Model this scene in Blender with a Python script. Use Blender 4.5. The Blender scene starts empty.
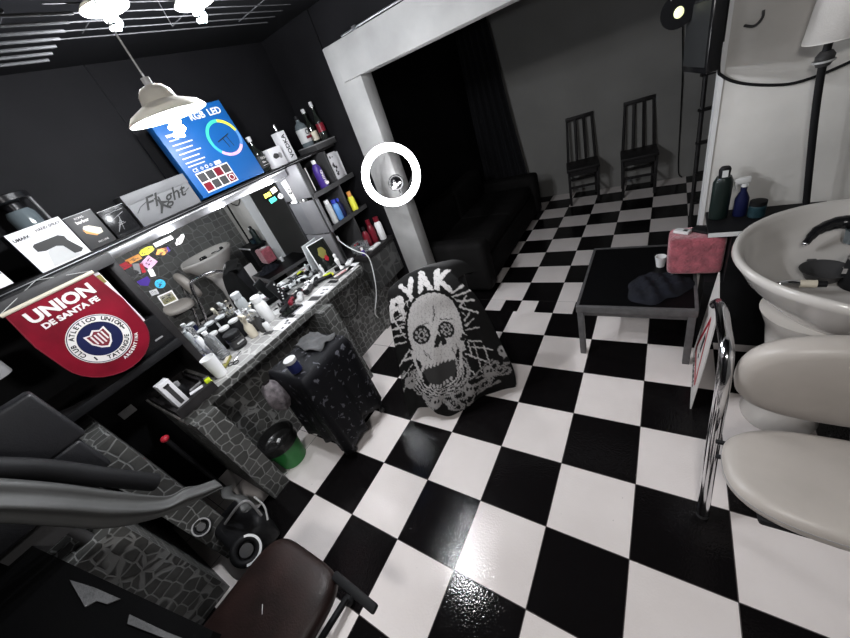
import bpy, bmesh, math, random
import numpy as np
from mathutils import Vector, Matrix, Euler
random.seed(7)
SC = bpy.context.scene
COL = SC.collection
PI = math.pi
R = math.radians

# ------------------------------------------------------------------ materials
def mat(name, col, rough=.5, metal=0., bump=0., bscale=60, var=0., vscale=8, emit=None, es=0., trans=0., ior=1.45, coat=0., alpha=1., spec=.5, sheen=0.):
    m = bpy.data.materials.new(name); m.use_nodes = True
    nt = m.node_tree; b = nt.nodes['Principled BSDF']
    c = tuple(col) + (1,)
    b.inputs['Base Color'].default_value = c
    b.inputs['Roughness'].default_value = rough
    b.inputs['Metallic'].default_value = metal
    b.inputs['IOR'].default_value = ior
    b.inputs['Transmission Weight'].default_value = trans
    b.inputs['Coat Weight'].default_value = coat
    b.inputs['Alpha'].default_value = alpha
    b.inputs['Specular IOR Level'].default_value = spec
    b.inputs['Sheen Weight'].default_value = sheen
    if emit:
        b.inputs['Emission Color'].default_value = tuple(emit) + (1,)
        b.inputs['Emission Strength'].default_value = es
    tc = nt.nodes.new('ShaderNodeTexCoord')
    if var > 0:
        n = nt.nodes.new('ShaderNodeTexNoise'); n.inputs['Scale'].default_value = vscale; n.inputs['Detail'].default_value = 5
        nt.links.new(tc.outputs['Object'], n.inputs['Vector'])
        r = nt.nodes.new('ShaderNodeValToRGB')
        r.color_ramp.elements[0].position = .3; r.color_ramp.elements[1].position = .7
        r.color_ramp.elements[0].color = tuple(max(0, x*(1-var)) for x in col) + (1,)
        r.color_ramp.elements[1].color = tuple(min(1, x*(1+var)) for x in col) + (1,)
        nt.links.new(n.outputs['Fac'], r.inputs['Fac']); nt.links.new(r.outputs['Color'], b.inputs['Base Color'])
    if bump > 0:
        n = nt.nodes.new('ShaderNodeTexNoise'); n.inputs['Scale'].default_value = bscale; n.inputs['Detail'].default_value = 4
        nt.links.new(tc.outputs['Object'], n.inputs['Vector'])
        bp = nt.nodes.new('ShaderNodeBump'); bp.inputs['Strength'].default_value = bump; bp.inputs['Distance'].default_value = .01
        nt.links.new(n.outputs['Fac'], bp.inputs['Height']); nt.links.new(bp.outputs['Normal'], b.inputs['Normal'])
    return m

def stone(name, dark, light, mortar, scale=13):
    m = bpy.data.materials.new(name); m.use_nodes = True
    nt = m.node_tree; N = nt.nodes.new; L = nt.links.new; b = nt.nodes['Principled BSDF']
    g = N('ShaderNodeNewGeometry')
    no = N('ShaderNodeTexNoise'); no.inputs['Scale'].default_value = 6; L(g.outputs['Position'], no.inputs['Vector'])
    mx = N('ShaderNodeMixRGB'); mx.blend_type = 'ADD'; mx.inputs[0].default_value = .05
    L(g.outputs['Position'], mx.inputs[1]); L(no.outputs['Color'], mx.inputs[2])
    v = N('ShaderNodeTexVoronoi'); v.feature = 'DISTANCE_TO_EDGE'; v.inputs['Scale'].default_value = scale; v.inputs['Randomness'].default_value = .48
    L(mx.outputs[0], v.inputs['Vector'])
    r = N('ShaderNodeValToRGB'); r.color_ramp.elements[0].position = .035; r.color_ramp.elements[1].position = .07
    L(v.outputs['Distance'], r.inputs['Fac'])
    vc = N('ShaderNodeTexVoronoi'); vc.inputs['Scale'].default_value = scale; vc.inputs['Randomness'].default_value = .48; L(mx.outputs[0], vc.inputs['Vector'])
    n2 = N('ShaderNodeTexNoise'); n2.inputs['Scale'].default_value = 45; n2.inputs['Detail'].default_value = 6; L(g.outputs['Position'], n2.inputs['Vector'])
    mm = N('ShaderNodeMixRGB'); mm.inputs[1].default_value = tuple(dark)+(1,); mm.inputs[2].default_value = tuple(light)+(1,)
    sep = N('ShaderNodeSeparateColor'); L(vc.outputs['Color'], sep.inputs[0])
    ad = N('ShaderNodeMath'); ad.operation = 'MULTIPLY_ADD'; ad.inputs[1].default_value = .55; L(sep.outputs[0], ad.inputs[0])
    ml = N('ShaderNodeMath'); ml.operation = 'MULTIPLY'; ml.inputs[1].default_value = .45; L(n2.outputs['Fac'], ml.inputs[0]); L(ml.outputs[0], ad.inputs[2])
    L(ad.outputs[0], mm.inputs[0])
    fin = N('ShaderNodeMixRGB'); fin.inputs[1].default_value = tuple(mortar)+(1,); L(r.outputs['Color'], fin.inputs[0]); L(mm.outputs[0], fin.inputs[2])
    L(fin.outputs[0], b.inputs['Base Color'])
    bp = N('ShaderNodeBump'); bp.inputs['Strength'].default_value = .5; bp.inputs['Distance'].default_value = .006
    L(r.outputs['Color'], bp.inputs['Height']); L(bp.outputs['Normal'], b.inputs['Normal'])
    b.inputs['Roughness'].default_value = .55
    return m

def checker(name, sx, sy, ox, oy, odd_black, xwhite=None, rough=.09):
    """square floor tiles, black and white, thin grout, slightly wavy glaze"""
    m = bpy.data.materials.new(name); m.use_nodes = True
    nt = m.node_tree; N = nt.nodes.new; L = nt.links.new; b = nt.nodes['Principled BSDF']
    g = N('ShaderNodeNewGeometry'); s = N('ShaderNodeSeparateXYZ'); L(g.outputs['Position'], s.inputs[0])
    def M(op, a, b_=None, c=None):
        n = N('ShaderNodeMath'); n.operation = op
        for i, x in enumerate((a, b_, c)):
            if x is None: continue
            if isinstance(x, (int, float)): n.inputs[i].default_value = x
            else: L(x, n.inputs[i])
        return n.outputs[0]
    u = M('DIVIDE', M('SUBTRACT', s.outputs[0], ox), sx); v = M('DIVIDE', M('SUBTRACT', s.outputs[1], oy), sy)
    fu, fv = M('FLOOR', u), M('FLOOR', v)
    par = M('MODULO', M('ADD', M('ADD', fu, fv), 1000), 2)      # 0 / 1
    black = par if odd_black else M('SUBTRACT', 1, par)
    if xwhite is not None:
        black = M('MULTIPLY', black, M('GREATER_THAN', s.outputs[0], xwhite))
    du = M('MULTIPLY', M('MINIMUM', M('FRACT', u), M('SUBTRACT', 1, M('FRACT', u))), sx)
    dv = M('MULTIPLY', M('MINIMUM', M('FRACT', v), M('SUBTRACT', 1, M('FRACT', v))), sy)
    gr = M('LESS_THAN', M('MINIMUM', du, dv), .0017)
    n1 = N('ShaderNodeTexNoise'); n1.inputs['Scale'].default_value = 3.5; n1.inputs['Detail'].default_value = 6; L(g.outputs['Position'], n1.inputs['Vector'])
    w = N('ShaderNodeMixRGB'); w.inputs[1].default_value = (.70, .64, .62, 1); w.inputs[2].default_value = (.90, .84, .82, 1); L(n1.outputs['Fac'], w.inputs[0])
    mx = N('ShaderNodeMixRGB'); L(black, mx.inputs[0]); L(w.outputs[0], mx.inputs[1]); mx.inputs[2].default_value = (.0052, .0045, .0048, 1)
    # scuffs on the light tiles
    n3 = N('ShaderNodeTexNoise'); n3.inputs['Scale'].default_value = 38; n3.inputs['Detail'].default_value = 2; L(g.outputs['Position'], n3.inputs['Vector'])
    sc = M('GREATER_THAN', n3.outputs['Fac'], .79)
    m3 = N('ShaderNodeMixRGB'); L(sc, m3.inputs[0]); L(mx.outputs[0], m3.inputs[1]); m3.inputs[2].default_value = (.03, .03, .03, 1)
    m2 = N('ShaderNodeMixRGB'); L(gr, m2.inputs[0]); L(m3.outputs[0], m2.inputs[1]); m2.inputs[2].default_value = (.07, .06, .06, 1)
    L(m2.outputs[0], b.inputs['Base Color'])
    n2 = N('ShaderNodeTexNoise'); n2.inputs['Scale'].default_value = 120; n2.inputs['Detail'].default_value = 1; L(g.outputs['Position'], n2.inputs['Vector'])
    bp = N('ShaderNodeBump'); bp.inputs['Strength'].default_value = .34; bp.inputs['Distance'].default_value = .002
    L(n2.outputs['Fac'], bp.inputs['Height']); L(bp.outputs['Normal'], b.inputs['Normal'])
    b.inputs['Roughness'].default_value = rough
    b.inputs['Specular IOR Level'].default_value = .22
    return m

def attr_mat(name, rough=.6, bump=.1):
    m = mat(name, (.5, .5, .5), rough, bump=bump, bscale=300)
    nt = m.node_tree; a = nt.nodes.new('ShaderNodeVertexColor'); a.layer_name = 'print'
    nt.links.new(a.outputs['Color'], nt.nodes['Principled BSDF'].inputs['Base Color'])
    return m

M_BLACK = mat('matt_black', (.007, .007, .008), .6, var=.3, spec=.25)
M_GLOSSB = mat('gloss_black', (.008, .008, .009), .22)
M_WOODB = mat('black_stained_wood', (.017, .0155, .016), .5, spec=.3, var=.4, vscale=14, bump=.1, bscale=40)
M_DGREY = mat('dark_grey', (.04, .039, .04), .5, var=.15)
M_GREY = mat('mid_grey', (.27, .265, .27), .5, var=.12)
M_PANEL = mat('grey_laminate', (.12, .117, .123), .5, var=.1)
M_LGREY = mat('light_grey', (.5, .5, .5), .5, var=.08)
M_WHITE = mat('white_plastic', (.8, .8, .8), .35)
M_PAPER = mat('white_card', (.72, .71, .73), .6, var=.05)
M_CHROME = mat('chrome', (.75, .75, .77), .12, 1.)
M_ALU = mat('brushed_aluminium', (.55, .55, .57), .32, 1., var=.15, vscale=30)
M_STEEL = mat('grey_painted_steel', (.13, .127, .13), .42, .3, var=.2, vscale=25)
M_CERAM = mat('white_ceramic', (.60, .57, .54), .18, coat=.4, var=.03)
M_LEATH_W = mat('white_leatherette', (.46, .42, .385), .38, bump=.06, bscale=260, var=.05)
M_LEATH_B = mat('black_leather', (.011, .011, .013), .45, bump=.15, bscale=180, var=.2)
M_LEATH_BR = mat('brown_leather', (.013, .006, .005), .42, spec=.3, bump=.12, bscale=160, var=.45, vscale=9)
M_BLUE = mat('box_blue', (.006, .088, .30), .4)
M_RED = mat('red_print', (.42, .015, .03), .45)
M_DRED = mat('dark_red_plastic', (.16, .01, .02), .3)
M_PENN = mat('crimson_satin', (.16, .0025, .013), .5, var=.3, vscale=7, spec=.2)
M_NAVY = mat('navy_print', (.009, .012, .055), .5, spec=.2)
M_WPRINT = mat('white_print', (.75, .72, .7), .55)
M_BPRINT = mat('black_print', (.01, .01, .01), .5)
M_YELL = mat('yellow_print', (.75, .72, .06), .45)
M_LIME = mat('lime_plastic', (.5, .62, .02), .35)
M_OLIVE = mat('olive_card', (.22, .2, .05), .6)
M_GREEN = mat('green_plastic', (.02, .20, .04), .35, var=.2)
M_DGREEN = mat('dark_green_plastic', (.006, .014, .012), .35)
M_TEAL = mat('teal_label', (.012, .035, .045), .4, var=.4, vscale=40)
M_PURPLE = mat('purple_plastic', (.06, .03, .22), .3)
M_BLUEP = mat('blue_plastic', (.03, .05, .4), .3)
M_BLUEL = mat('pale_blue_print', (.1, .25, .55), .4)
M_CYAN = mat('cyan_vinyl', (.05, .42, .7), .4)
M_PINKV = mat('pink_vinyl', (.75, .42, .62), .4, var=.2, vscale=60)
M_MINT = mat('mint_vinyl', (.05, .55, .35), .4)
M_ORANGE = mat('orange_vinyl', (.75, .32, .08), .4)
M_CREAM = mat('cream_plastic', (.62, .56, .45), .4)
M_PINK = mat('pink_fleece', (.42, .10, .13), .95, var=.35, vscale=22, bump=.9, bscale=90, sheen=.6)
M_CLEAR = mat('clear_plastic', (.92, .94, .96), .06, trans=.9, ior=1.25)
M_GLASS_D = mat('dark_bottle_glass', (.01, .012, .01), .08, coat=.5)
M_GLASS_G = mat('grey_bottle_glass', (.10, .12, .13), .1, coat=.5)
M_SHADE = mat('enamel_white', (.85, .82, .76), .35)
def _transl(m, f):
    nt = m.node_tree; t = nt.nodes.new('ShaderNodeBsdfTranslucent'); t.inputs[0].default_value = (.9, .87, .8, 1)
    mx = nt.nodes.new('ShaderNodeMixShader'); mx.inputs[0].default_value = f; out = nt.nodes['Material Output']
    nt.links.new(nt.nodes['Principled BSDF'].outputs[0], mx.inputs[1]); nt.links.new(t.outputs[0], mx.inputs[2]); nt.links.new(mx.outputs[0], out.inputs['Surface'])
_transl(M_SHADE, .12)
M_LSHADE = mat('lampshade_fabric', (.78, .75, .72), .8, bump=.15, bscale=200)
M_BULB = mat('lit_bulb', (1, 1, 1), .5, emit=(.92, .95, 1), es=38)
M_RING = mat('lit_ring_diffuser', (1, 1, 1), .5, emit=(.96, .97, 1), es=9)
M_STRIP = mat('lit_strip_lamp', (1, 1, 1), .5, emit=(.93, .96, 1), es=26)
M_PLASTER = mat('white_plaster', (.66, .64, .61), .8, var=.16, vscale=2.2, bump=.35, bscale=14)
M_PILLAR = mat('grey_plaster', (.37, .365, .36), .75, var=.2, vscale=3, bump=.2, bscale=20)
M_BACKW = mat('grey_painted_wall', (.26, .255, .245), .85, var=.08, vscale=2)
M_BWALL = mat('black_painted_wall', (.0058, .0056, .0066), .7, spec=.15, var=.3, vscale=3, bump=.15, bscale=12)
M_CEIL = mat('black_ceiling', (.005, .005, .006), .8, var=.3, vscale=2, spec=.15)
M_CURT = mat('black_curtain_cloth', (.004, .004, .006), .9)
M_SOFA = mat('black_sofa_fabric', (.006, .0055, .0055), .8, spec=.15, var=.3, bump=.2, bscale=30)
M_STONE = stone('stone_tiles', (.03, .03, .028), (.105, .105, .10), (.22, .22, .215), 17)
M_STONED = stone('stone_tiles_wall', (.02, .02, .02), (.06, .06, .058), (.09, .09, .088), 10)
M_STONER = stone('stone_tiles_right_wall', (.06, .06, .057), (.15, .148, .14), (.20, .20, .195), 9)
M_CTOP = stone('counter_stone', (.22, .215, .21), (.42, .41, .40), (.5, .49, .48), 12)
M_FLOOR = checker('checker_floor_tiles', .33, .33, 0, 0, True, xwhite=-1.32)
M_THRESH = checker('checker_threshold_tiles', .15, .5, 0, -.25, True)
M_FBACK = checker('checker_back_tiles', .30, .293, 0, .112, True)
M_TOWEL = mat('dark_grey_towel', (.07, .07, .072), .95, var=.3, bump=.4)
M_BAG = mat('black_bin_liner', (.01, .01, .01), .3, bump=.6, bscale=25)
M_NYLON = mat('grey_white_nylon', (.058, .058, .057), .5, var=.12, vscale=6)
M_NAVYC = mat('navy_cloth', (.0035, .0045, .010), .9, var=.5, vscale=9)
M_SPOTG = mat('lit_spot_lens', (.9, .95, .6), .3, emit=(.8, .85, .45), es=.8)
M_SKULL = attr_mat('black_cape_skull_print', .7); M_SKULL.node_tree.nodes['Principled BSDF'].inputs['Specular IOR Level'].default_value = .15
M_MIRROR = mat('mirror_silver', (.82, .84, .85), .015, 1.)
# speckled black cape
M_SPECK = mat('black_cape_white_flecks', (.01, .01, .012), .6, spec=.2)
def _speck():
    nt = M_SPECK.node_tree; N = nt.nodes.new; L = nt.links.new
    tc = N('ShaderNodeTexCoord'); n = N('ShaderNodeTexNoise'); n.inputs['Scale'].default_value = 26; n.inputs['Detail'].default_value = 5; n.inputs['Distortion'].default_value = .6
    L(tc.outputs['Object'], n.inputs['Vector'])
    r = N('ShaderNodeValToRGB'); r.color_ramp.elements[0].position = .62; r.color_ramp.elements[1].position = .65
    r.color_ramp.elements[0].color = (.0035, .0035, .005, 1); r.color_ramp.elements[1].color = (.09, .09, .105, 1)
    L(n.outputs['Fac'], r.inputs['Fac']); L(r.outputs['Color'], nt.nodes['Principled BSDF'].inputs['Base Color'])
_speck()

# ------------------------------------------------------------------ mesh builder
class MB:
    def __init__(s): s.v = []; s.f = []
    def add(s, vs, fs, M=None):
        o = len(s.v)
        s.v += [(M @ Vector(v)) if M else Vector(v) for v in vs]
        s.f += [[o+i for i in f] for f in fs]; return s
    def box(s, c, d, M=None, rz=0):
        x, y, z = (k/2 for k in d)
        vs = [(sx*x, sy*y, sz*z) for sz in (-1, 1) for sy in (-1, 1) for sx in (-1, 1)]
        T = Matrix.Translation(c) @ Matrix.Rotation(rz, 4, 'Z')
        if M: T = M @ T
        return s.add(vs, [(0, 2, 3, 1), (4, 5, 7, 6), (0, 1, 5, 4), (2, 6, 7, 3), (0, 4, 6, 2), (1, 3, 7, 5)], T)
    def b2(s, x0, x1, y0, y1, z0, z1): return s.box(((x0+x1)/2, (y0+y1)/2, (z0+z1)/2), (abs(x1-x0), abs(y1-y0), abs(z1-z0)))
    def lathe(s, prof, c=(0, 0, 0), n=28, M=None, sx=1, sy=1):
        """prof: (r,z) list"""
        vs = []; fs = []
        for r, z in prof:
            for k in range(n):
                a = 2*PI*k/n; vs.append((r*math.cos(a)*sx, r*math.sin(a)*sy, z))
        for i in range(len(prof)-1):
            for k in range(n):
                k2 = (k+1) % n
                fs.append((i*n+k, i*n+k2, (i+1)*n+k2, (i+1)*n+k))
        if prof[0][0] > 1e-6: fs.append(tuple(range(n-1, -1, -1)))
        if prof[-1][0] > 1e-6: fs.append(tuple((len(prof)-1)*n+k for k in range(n)))
        T = Matrix.Translation(c)
        if M: T = M @ T
        return s.add(vs, fs, T)
    def cyl(s, p0, p1, r0, r1=None, n=16, M=None):
        p0, p1 = Vector(p0), Vector(p1); d = p1-p0; q = d.to_track_quat('Z', 'Y').to_matrix().to_4x4()
        T = Matrix.Translation(p0) @ q
        if M: T = M @ T
        return s.lathe([(r0, 0), (r0 if r1 is None else r1, d.length)], n=n, M=T)
    def tube(s, pts, r, n=8, M=None, closed=False):
        pts = [Vector(p) for p in pts]; m = len(pts); vs = []; fs = []
        up = None
        for i, p in enumerate(pts):
            a = pts[(i-1) % m] if (closed or i) else p; b = pts[(i+1) % m] if (closed or i < m-1) else p
            t = (b-a).normalized()
            if up is None: up = t.orthogonal().normalized()
            u = (up - t*up.dot(t)).normalized(); w = t.cross(u); up = u
            rr = r[i] if isinstance(r, (list, tuple)) else r
            for k in range(n):
                an = 2*PI*k/n; vs.append(p + u*math.cos(an)*rr + w*math.sin(an)*rr)
        for i in range(m if closed else m-1):
            j = (i+1) % m
            for k in range(n):
                k2 = (k+1) % n; fs.append((i*n+k, i*n+k2, j*n+k2, j*n+k))
        if not closed: fs += [tuple(range(n-1, -1, -1)), tuple((m-1)*n+k for k in range(n))]
        return s.add(vs, fs, M)
    def prism(s, poly, h, M=None):
        n = len(poly)
        vs = [(x, y, 0) for x, y in poly] + [(x, y, h) for x, y in poly]
        fs = [tuple(range(n-1, -1, -1)), tuple(range(n, 2*n))] + [(i, (i+1) % n, n+(i+1) % n, n+i) for i in range(n)]
        return s.add(vs, fs, M)
    def sph(s, c, r, n=16, sc=(1, 1, 1), M=None):
        prof = [(max(1e-7, math.sin(PI*i/(n//2)))*r, -math.cos(PI*i/(n//2))*r) for i in range(n//2+1)]
        prof[0] = (1e-7, -r); prof[-1] = (1e-7, r)
        T = Matrix.Translation(c) @ Matrix.Diagonal((*sc, 1))
        if M: T = M @ T
        return s.lathe(prof, n=n, M=T)
    def grid(s, P, closeu=False):
        """P[i][j] points"""
        a, b = len(P), len(P[0]); vs = [p for row in P for p in row]; fs = []
        for i in range(a-1):
            for j in range(b if closeu else b-1):
                j2 = (j+1) % b; fs.append((i*b+j, i*b+j2, (i+1)*b+j2, (i+1)*b+j))
        return s.add(vs, fs)
    def build(s, name, m, parent=None, smooth=35, bev=0, seg=2, sub=0, solid=0):
        me = bpy.data.meshes.new(name); me.from_pydata([tuple(v) for v in s.v], [], s.f)
        bm = bmesh.new(); bm.from_mesh(me)
        bmesh.ops.remove_doubles(bm, verts=bm.verts, dist=1e-6)
        bmesh.ops.recalc_face_normals(bm, faces=bm.faces)
        if bev:
            ed = [e for e in bm.edges if len(e.link_faces) == 2 and e.calc_face_angle(0) > R(40)]
            bmesh.ops.bevel(bm, geom=ed, offset=bev, segments=seg, profile=.5, affect='EDGES', clamp_overlap=True)
        if sub:
            bmesh.ops.subdivide_edges(bm, edges=bm.edges, cuts=sub, use_grid_fill=True)
        bm.to_mesh(me); bm.free()
        o = bpy.data.objects.new(name, me); COL.objects.link(o)
        if parent: o.parent = parent
        me.materials.append(m)
        for p in me.polygons: p.use_smooth = True
        if smooth < 180:
            try: me.set_sharp_from_angle(angle=R(smooth))
            except Exception: pass
        if solid:
            md = o.modifiers.new('thickness', 'SOLIDIFY'); md.thickness = solid; md.offset = 0
        return o

def tag(o, label, cat, group=None, kind=None):
    if label: o['label'] = label
    if cat: o['category'] = cat
    if group: o['group'] = group
    if kind: o['kind'] = kind
    return o
def thing(name, loc, label, cat, group=None, rz=0, rx=0, ry=0):
    o = bpy.data.objects.new(name, None); COL.objects.link(o)
    o.empty_display_size = .05; o.location = loc; o.rotation_euler = (rx, ry, rz)
    return tag(o, label, cat, group)
def struct(name, mb, m, **k):
    o = mb.build(name, m, **k); o['kind'] = 'structure'; return o
def copy_tree(o, loc=None, rz=None, label=None):
    def cp(x, par):
        c = x.copy(); COL.objects.link(c); c.parent = par
        for ch in [q for q in list(COL.objects) if q.parent is x]: cp(ch, c)
        return c
    c = cp(o, None)
    if loc: c.location = loc
    if rz is not None: c.rotation_euler.z = rz
    if label: c['label'] = label
    return c

# faces: FX looks towards +x (text reads along +y), FY looks towards -y (text reads along +x), FZ looks up
FX = Matrix(((0, 0, 1, 0), (1, 0, 0, 0), (0, 1, 0, 0), (0, 0, 0, 1)))
FY = Matrix(((1, 0, 0, 0), (0, 0, -1, 0), (0, 1, 0, 0), (0, 0, 0, 1)))
FZ = Matrix.Identity(4)
def face(F, p): return Matrix.Translation(p) @ F
def rot2(a): return Matrix.Rotation(a, 4, 'Z')
def letters(s, size, M, m, parent, name='lettering', shear=0., ext=.0006, space=1., sx=1., bold=0.):
    cu = bpy.data.curves.new(name, 'FONT'); cu.body = s; cu.size = size; cu.extrude = ext; cu.shear = shear
    cu.align_x = 'CENTER'; cu.align_y = 'CENTER'; cu.space_character = space; cu.offset = bold; cu.resolution_u = 3
    t = bpy.data.objects.new('tmp', cu); COL.objects.link(t)
    dg = bpy.context.evaluated_depsgraph_get(); me = bpy.data.meshes.new_from_object(t.evaluated_get(dg))
    bpy.data.objects.remove(t); bpy.data.curves.remove(cu)
    me.transform(M @ Matrix.Diagonal((sx, 1, 1, 1)))
    me.materials.clear(); me.materials.append(m)
    o = bpy.data.objects.new(name, me); COL.objects.link(o)
    if parent: o.parent = parent
    return o
def circ(r, n=32, cx=0, cy=0, sx=1, sy=1, a0=0, a1=2*PI):
    full = abs(a1-a0-2*PI) < 1e-6; k = n if full else n+1
    return [(cx+r*sx*math.cos(a0+(a1-a0)*i/n), cy+r*sy*math.sin(a0+(a1-a0)*i/n)) for i in range(k)]
def ringmb(mb, r0, r1, h, M, n=40, sx=1, sy=1, a0=0, a1=2*PI):
    vs = []; fs = []
    for i in range(n+1):
        a = a0+(a1-a0)*i/n; c, s_ = math.cos(a)*sx, math.sin(a)*sy
        vs += [(r0*c, r0*s_, 0), (r1*c, r1*s_, 0), (r1*c, r1*s_, h), (r0*c, r0*s_, h)]
    for i in range(n):
        for k in range(4):
            fs.append((i*4+k, i*4+(k+1) % 4, (i+1)*4+(k+1) % 4, (i+1)*4+k))
    return mb.add(vs, fs, M)
def spl(pts, n=8):
    """catmull-rom"""
    P = [Vector(p) for p in pts]; P = [P[0]*2-P[1]] + P + [P[-1]*2-P[-2]]; out = []
    for i in range(1, len(P)-2):
        for k in range(n):
            t = k/n; a, b, c, d = P[i-1:i+3]
            out.append(.5*((2*b)+(c-a)*t+(2*a-5*b+4*c-d)*t*t+(3*b-a-3*c+d)*t**3))
    return out+[P[-2]]

# ================================================================== SETTING
struct('floor', MB().add([(-1.9, -4, 0), (2.2, -4, 0), (2.2, -.05, 0), (-1.9, -.05, 0)], [(0, 1, 2, 3)]), M_FLOOR)
struct('floor_threshold', MB().add([(-1.9, -.05, 0), (2.2, -.05, 0), (2.2, .112, 0), (-1.9, .112, 0)], [(0, 1, 2, 3)]), M_THRESH)
struct('floor_back', MB().add([(-1.9, .112, 0), (2.2, .112, 0), (2.2, 2.75, 0), (-1.9, 2.75, 0)], [(0, 1, 2, 3)]), M_FBACK)
struct('ceiling', MB().b2(-2.0, 2.3, -4.1, 2.8, 2.42, 2.5), M_CEIL)
struct('wall_left', MB().b2(-1.97, -1.87, -4.1, .12, 0, 2.42), M_BWALL)
struct('wall_back_left', MB().b2(-1.87, -1.33, 0.0, .12, 0, 2.42), M_BWALL)
struct('wall_back', MB().b2(-1.9, 2.2, 2.66, 2.76, 0, 2.42), M_BACKW)
struct('wall_far_left', MB().b2(-1.6, -1.5, .12, 2.66, 0, 2.42), M_BWALL)
struct('wall_far_right', MB().b2(1.95, 2.05, .12, 2.66, 0, 2.42), M_BACKW)
struct('wall_back_right', MB().b2(.885, 1.9, 0.0, .12, 0, 2.42), M_PLASTER, bev=.004)
struct('wall_right', MB().b2(1.8, 1.9, -4.1, 0, 0, 2.42), M_STONER)
struct('wall_front', MB().b2(-1.9, 1.9, -4.1, -4.0, 0, 2.42), M_BWALL)
struct('pillar_left', MB().b2(-1.33, -1.085, -.005, .125, 0, 2.20), M_PILLAR, bev=.004)
struct('beam', MB().b2(-1.23, .885, -.03, .125, 1.975, 2.195), M_PILLAR, bev=.004)
struct('wall_above_beam', MB().b2(-1.33, .885, 0.01, .12, 2.197, 2.42), M_BWALL)
struct('trim_1', MB().b2(.868, .886, -.006, .126, 0, 1.97), M_WHITE)
struct('trim_2', MB().b2(-1.87, -1.866, -1.208, -1.202, 1.68, 2.42), M_GLOSSB)
# thin rail on top of the beam
t = thing('curtain_rail', (-1.1, -.04, 2.2), 'thin pale metal rail lying along the top of the grey beam', 'rail')
MB().tube([(0, 0, 0), (.3, 0, .004), (1.6, 0, .0)], .006).build('rail', M_ALU, t)
for x in (.12, .75): MB().box((x, 0, .004), (.03, .02, .02)).build('bracket', M_ALU, t)

# counter supports of stone (each leading pier and the walls under the counter)
struct('wall_under_counter', MB().b2(-1.60, -1.52, -1.97, -.43, 0, .75), M_STONE)
struct('pillar_counter_near', MB().b2(-1.87, -1.25, -2.11, -1.98, 0, .752), M_STONE)
struct('pillar_counter_far', MB().b2(-1.52, -1.235, -1.135, -1.02, 0, .752), M_STONE)
struct('pillar_desk', MB().b2(-1.87, -1.25, -2.47, -2.335, 0, .99), M_STONE)
struct('pillar_front', MB().b2(-1.87, -1.10, -2.90, -2.545, 0, .74), M_STONE)
# counter
ct = thing('barber_counter', (-1.6, -1.3, .755), 'long barber counter with pale stone tiled top under the mirror', 'counter')
poly = [(-.265, -.82), (.26, -.82), (.285, .75), (-.265, .75)]
MB().prism(poly, .045).build('countertop', M_CTOP, ct, bev=.003)
MB().prism([(.258, -.82), (.268, -.82), (.292, .75), (.282, .75)], .05, Matrix.Translation((0, 0, -.006))).build('edge_strip', M_STONE, ct)
cb = thing('corner_cabinet', (-1.6, -.21, 0), 'black stone patterned low cabinet between the counter and the pillar', 'cabinet')
MB().b2(-.0, .10, -.215, .20, .0, .76).build('body', M_STONE, cb); MB().b2(.10, .235, -.19, .20, .46, .76).build('front_panel', M_STONED, cb)
MB().b2(-.265, .25, -.215, .205, .762, .80).build('cabinet_top', M_WOODB, cb, bev=.003)

# ================================================================== SHELF, STRIP, MIRROR
sh = thing('wall_shelf', (-1.87, -1.3, 1.628), 'long black shelf above the mirror carrying boxes and bottles', 'shelf')
MB().b2(0, .30, -1.5, 1.28, .0, .018).build('board', M_WOODB, sh, bev=.002)
MB().b2(.30, .304, -1.5, 1.0, -.002, .018).build('front_edge', M_BLACK, sh); MB().b2(.3, .306, -1.5, 1.0, .006, .009).build('edge_line', M_ALU, sh)
MB().b2(.05, .2, -1.42, -1.40, -.12, 0).build('bracket', M_DGREY, sh)
st = thing('mirror_light', (-1.66, -1.15, 1.573), 'silver aluminium light strip with three bright spots above the mirror', 'light')
MB().b2(-.02, .04, -.72, .60, .0, .053).build('channel', M_ALU, st, bev=.003)
MB().b2(.04, .046, -.72, .60, .040, .046).build('trim_line', M_WHITE, st)
for y in (-.325, .03, .44):
    MB().sph((.035, y, .012), .017, 14, (1, 1.4, .7)).build('lamp', M_STRIP, st)

mir = thing('wall_mirror', (-1.75, -1.1, .81), 'large wall mirror covered in stickers above the counter', 'mirror', rz=R(-5.2))
MB().b2(0, .004, -.655, .655, 0, .755).build('glass', M_MIRROR, mir, smooth=30)
fr = MB().b2(-.004, .006, -.661, -.654, 0, .757).b2(-.004, .006, .654, .661, 0, .757).b2(-.004, .006, -.661, .661, .754, .761)
fr.build('frame', M_LGREY, mir)
def sticker(y, z, poly, m, lab, a=0., txt=None, tm=None, ts=.02):
    Mx = Matrix.Translation((.0045, y, z)) @ FX @ rot2(a)
    o = MB().prism(poly, .0006, Mx).build('sticker', m, mir); o['label'] = lab
    if m not in (M_OLIVE, M_PURPLE) and max(abs(q[0]) for q in poly) > .015:
        sx_ = max(abs(q[0]) for q in poly); sy_ = max(abs(q[1]) for q in poly); mb = MB()
        for k in range(7):
            mb.box((random.uniform(-.6, .6)*sx_, random.uniform(-.5, .5)*sy_, .001), (random.uniform(.15, .5)*sx_, random.uniform(.08, .2)*sy_, .0004), rz=random.uniform(-.5, .5))
        mb.v = [Mx @ v for v in mb.v]; mb.build('sticker_print', M_DGREY, o)
    if txt: letters(txt, ts, Mx @ Matrix.Translation((0, 0, .001)), tm or M_BPRINT, o, ext=.0003)
    return o
rect = lambda w, h: [(-w/2, -h/2), (w/2, -h/2), (w/2, h/2), (-w/2, h/2)]
def blob(w, h, n=18, j=.14):
    return [(w/2*math.cos(2*PI*i/n)*(1+random.uniform(-j, j)), h/2*math.sin(2*PI*i/n)*(1+random.uniform(-j, j))) for i in range(n)]
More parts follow.
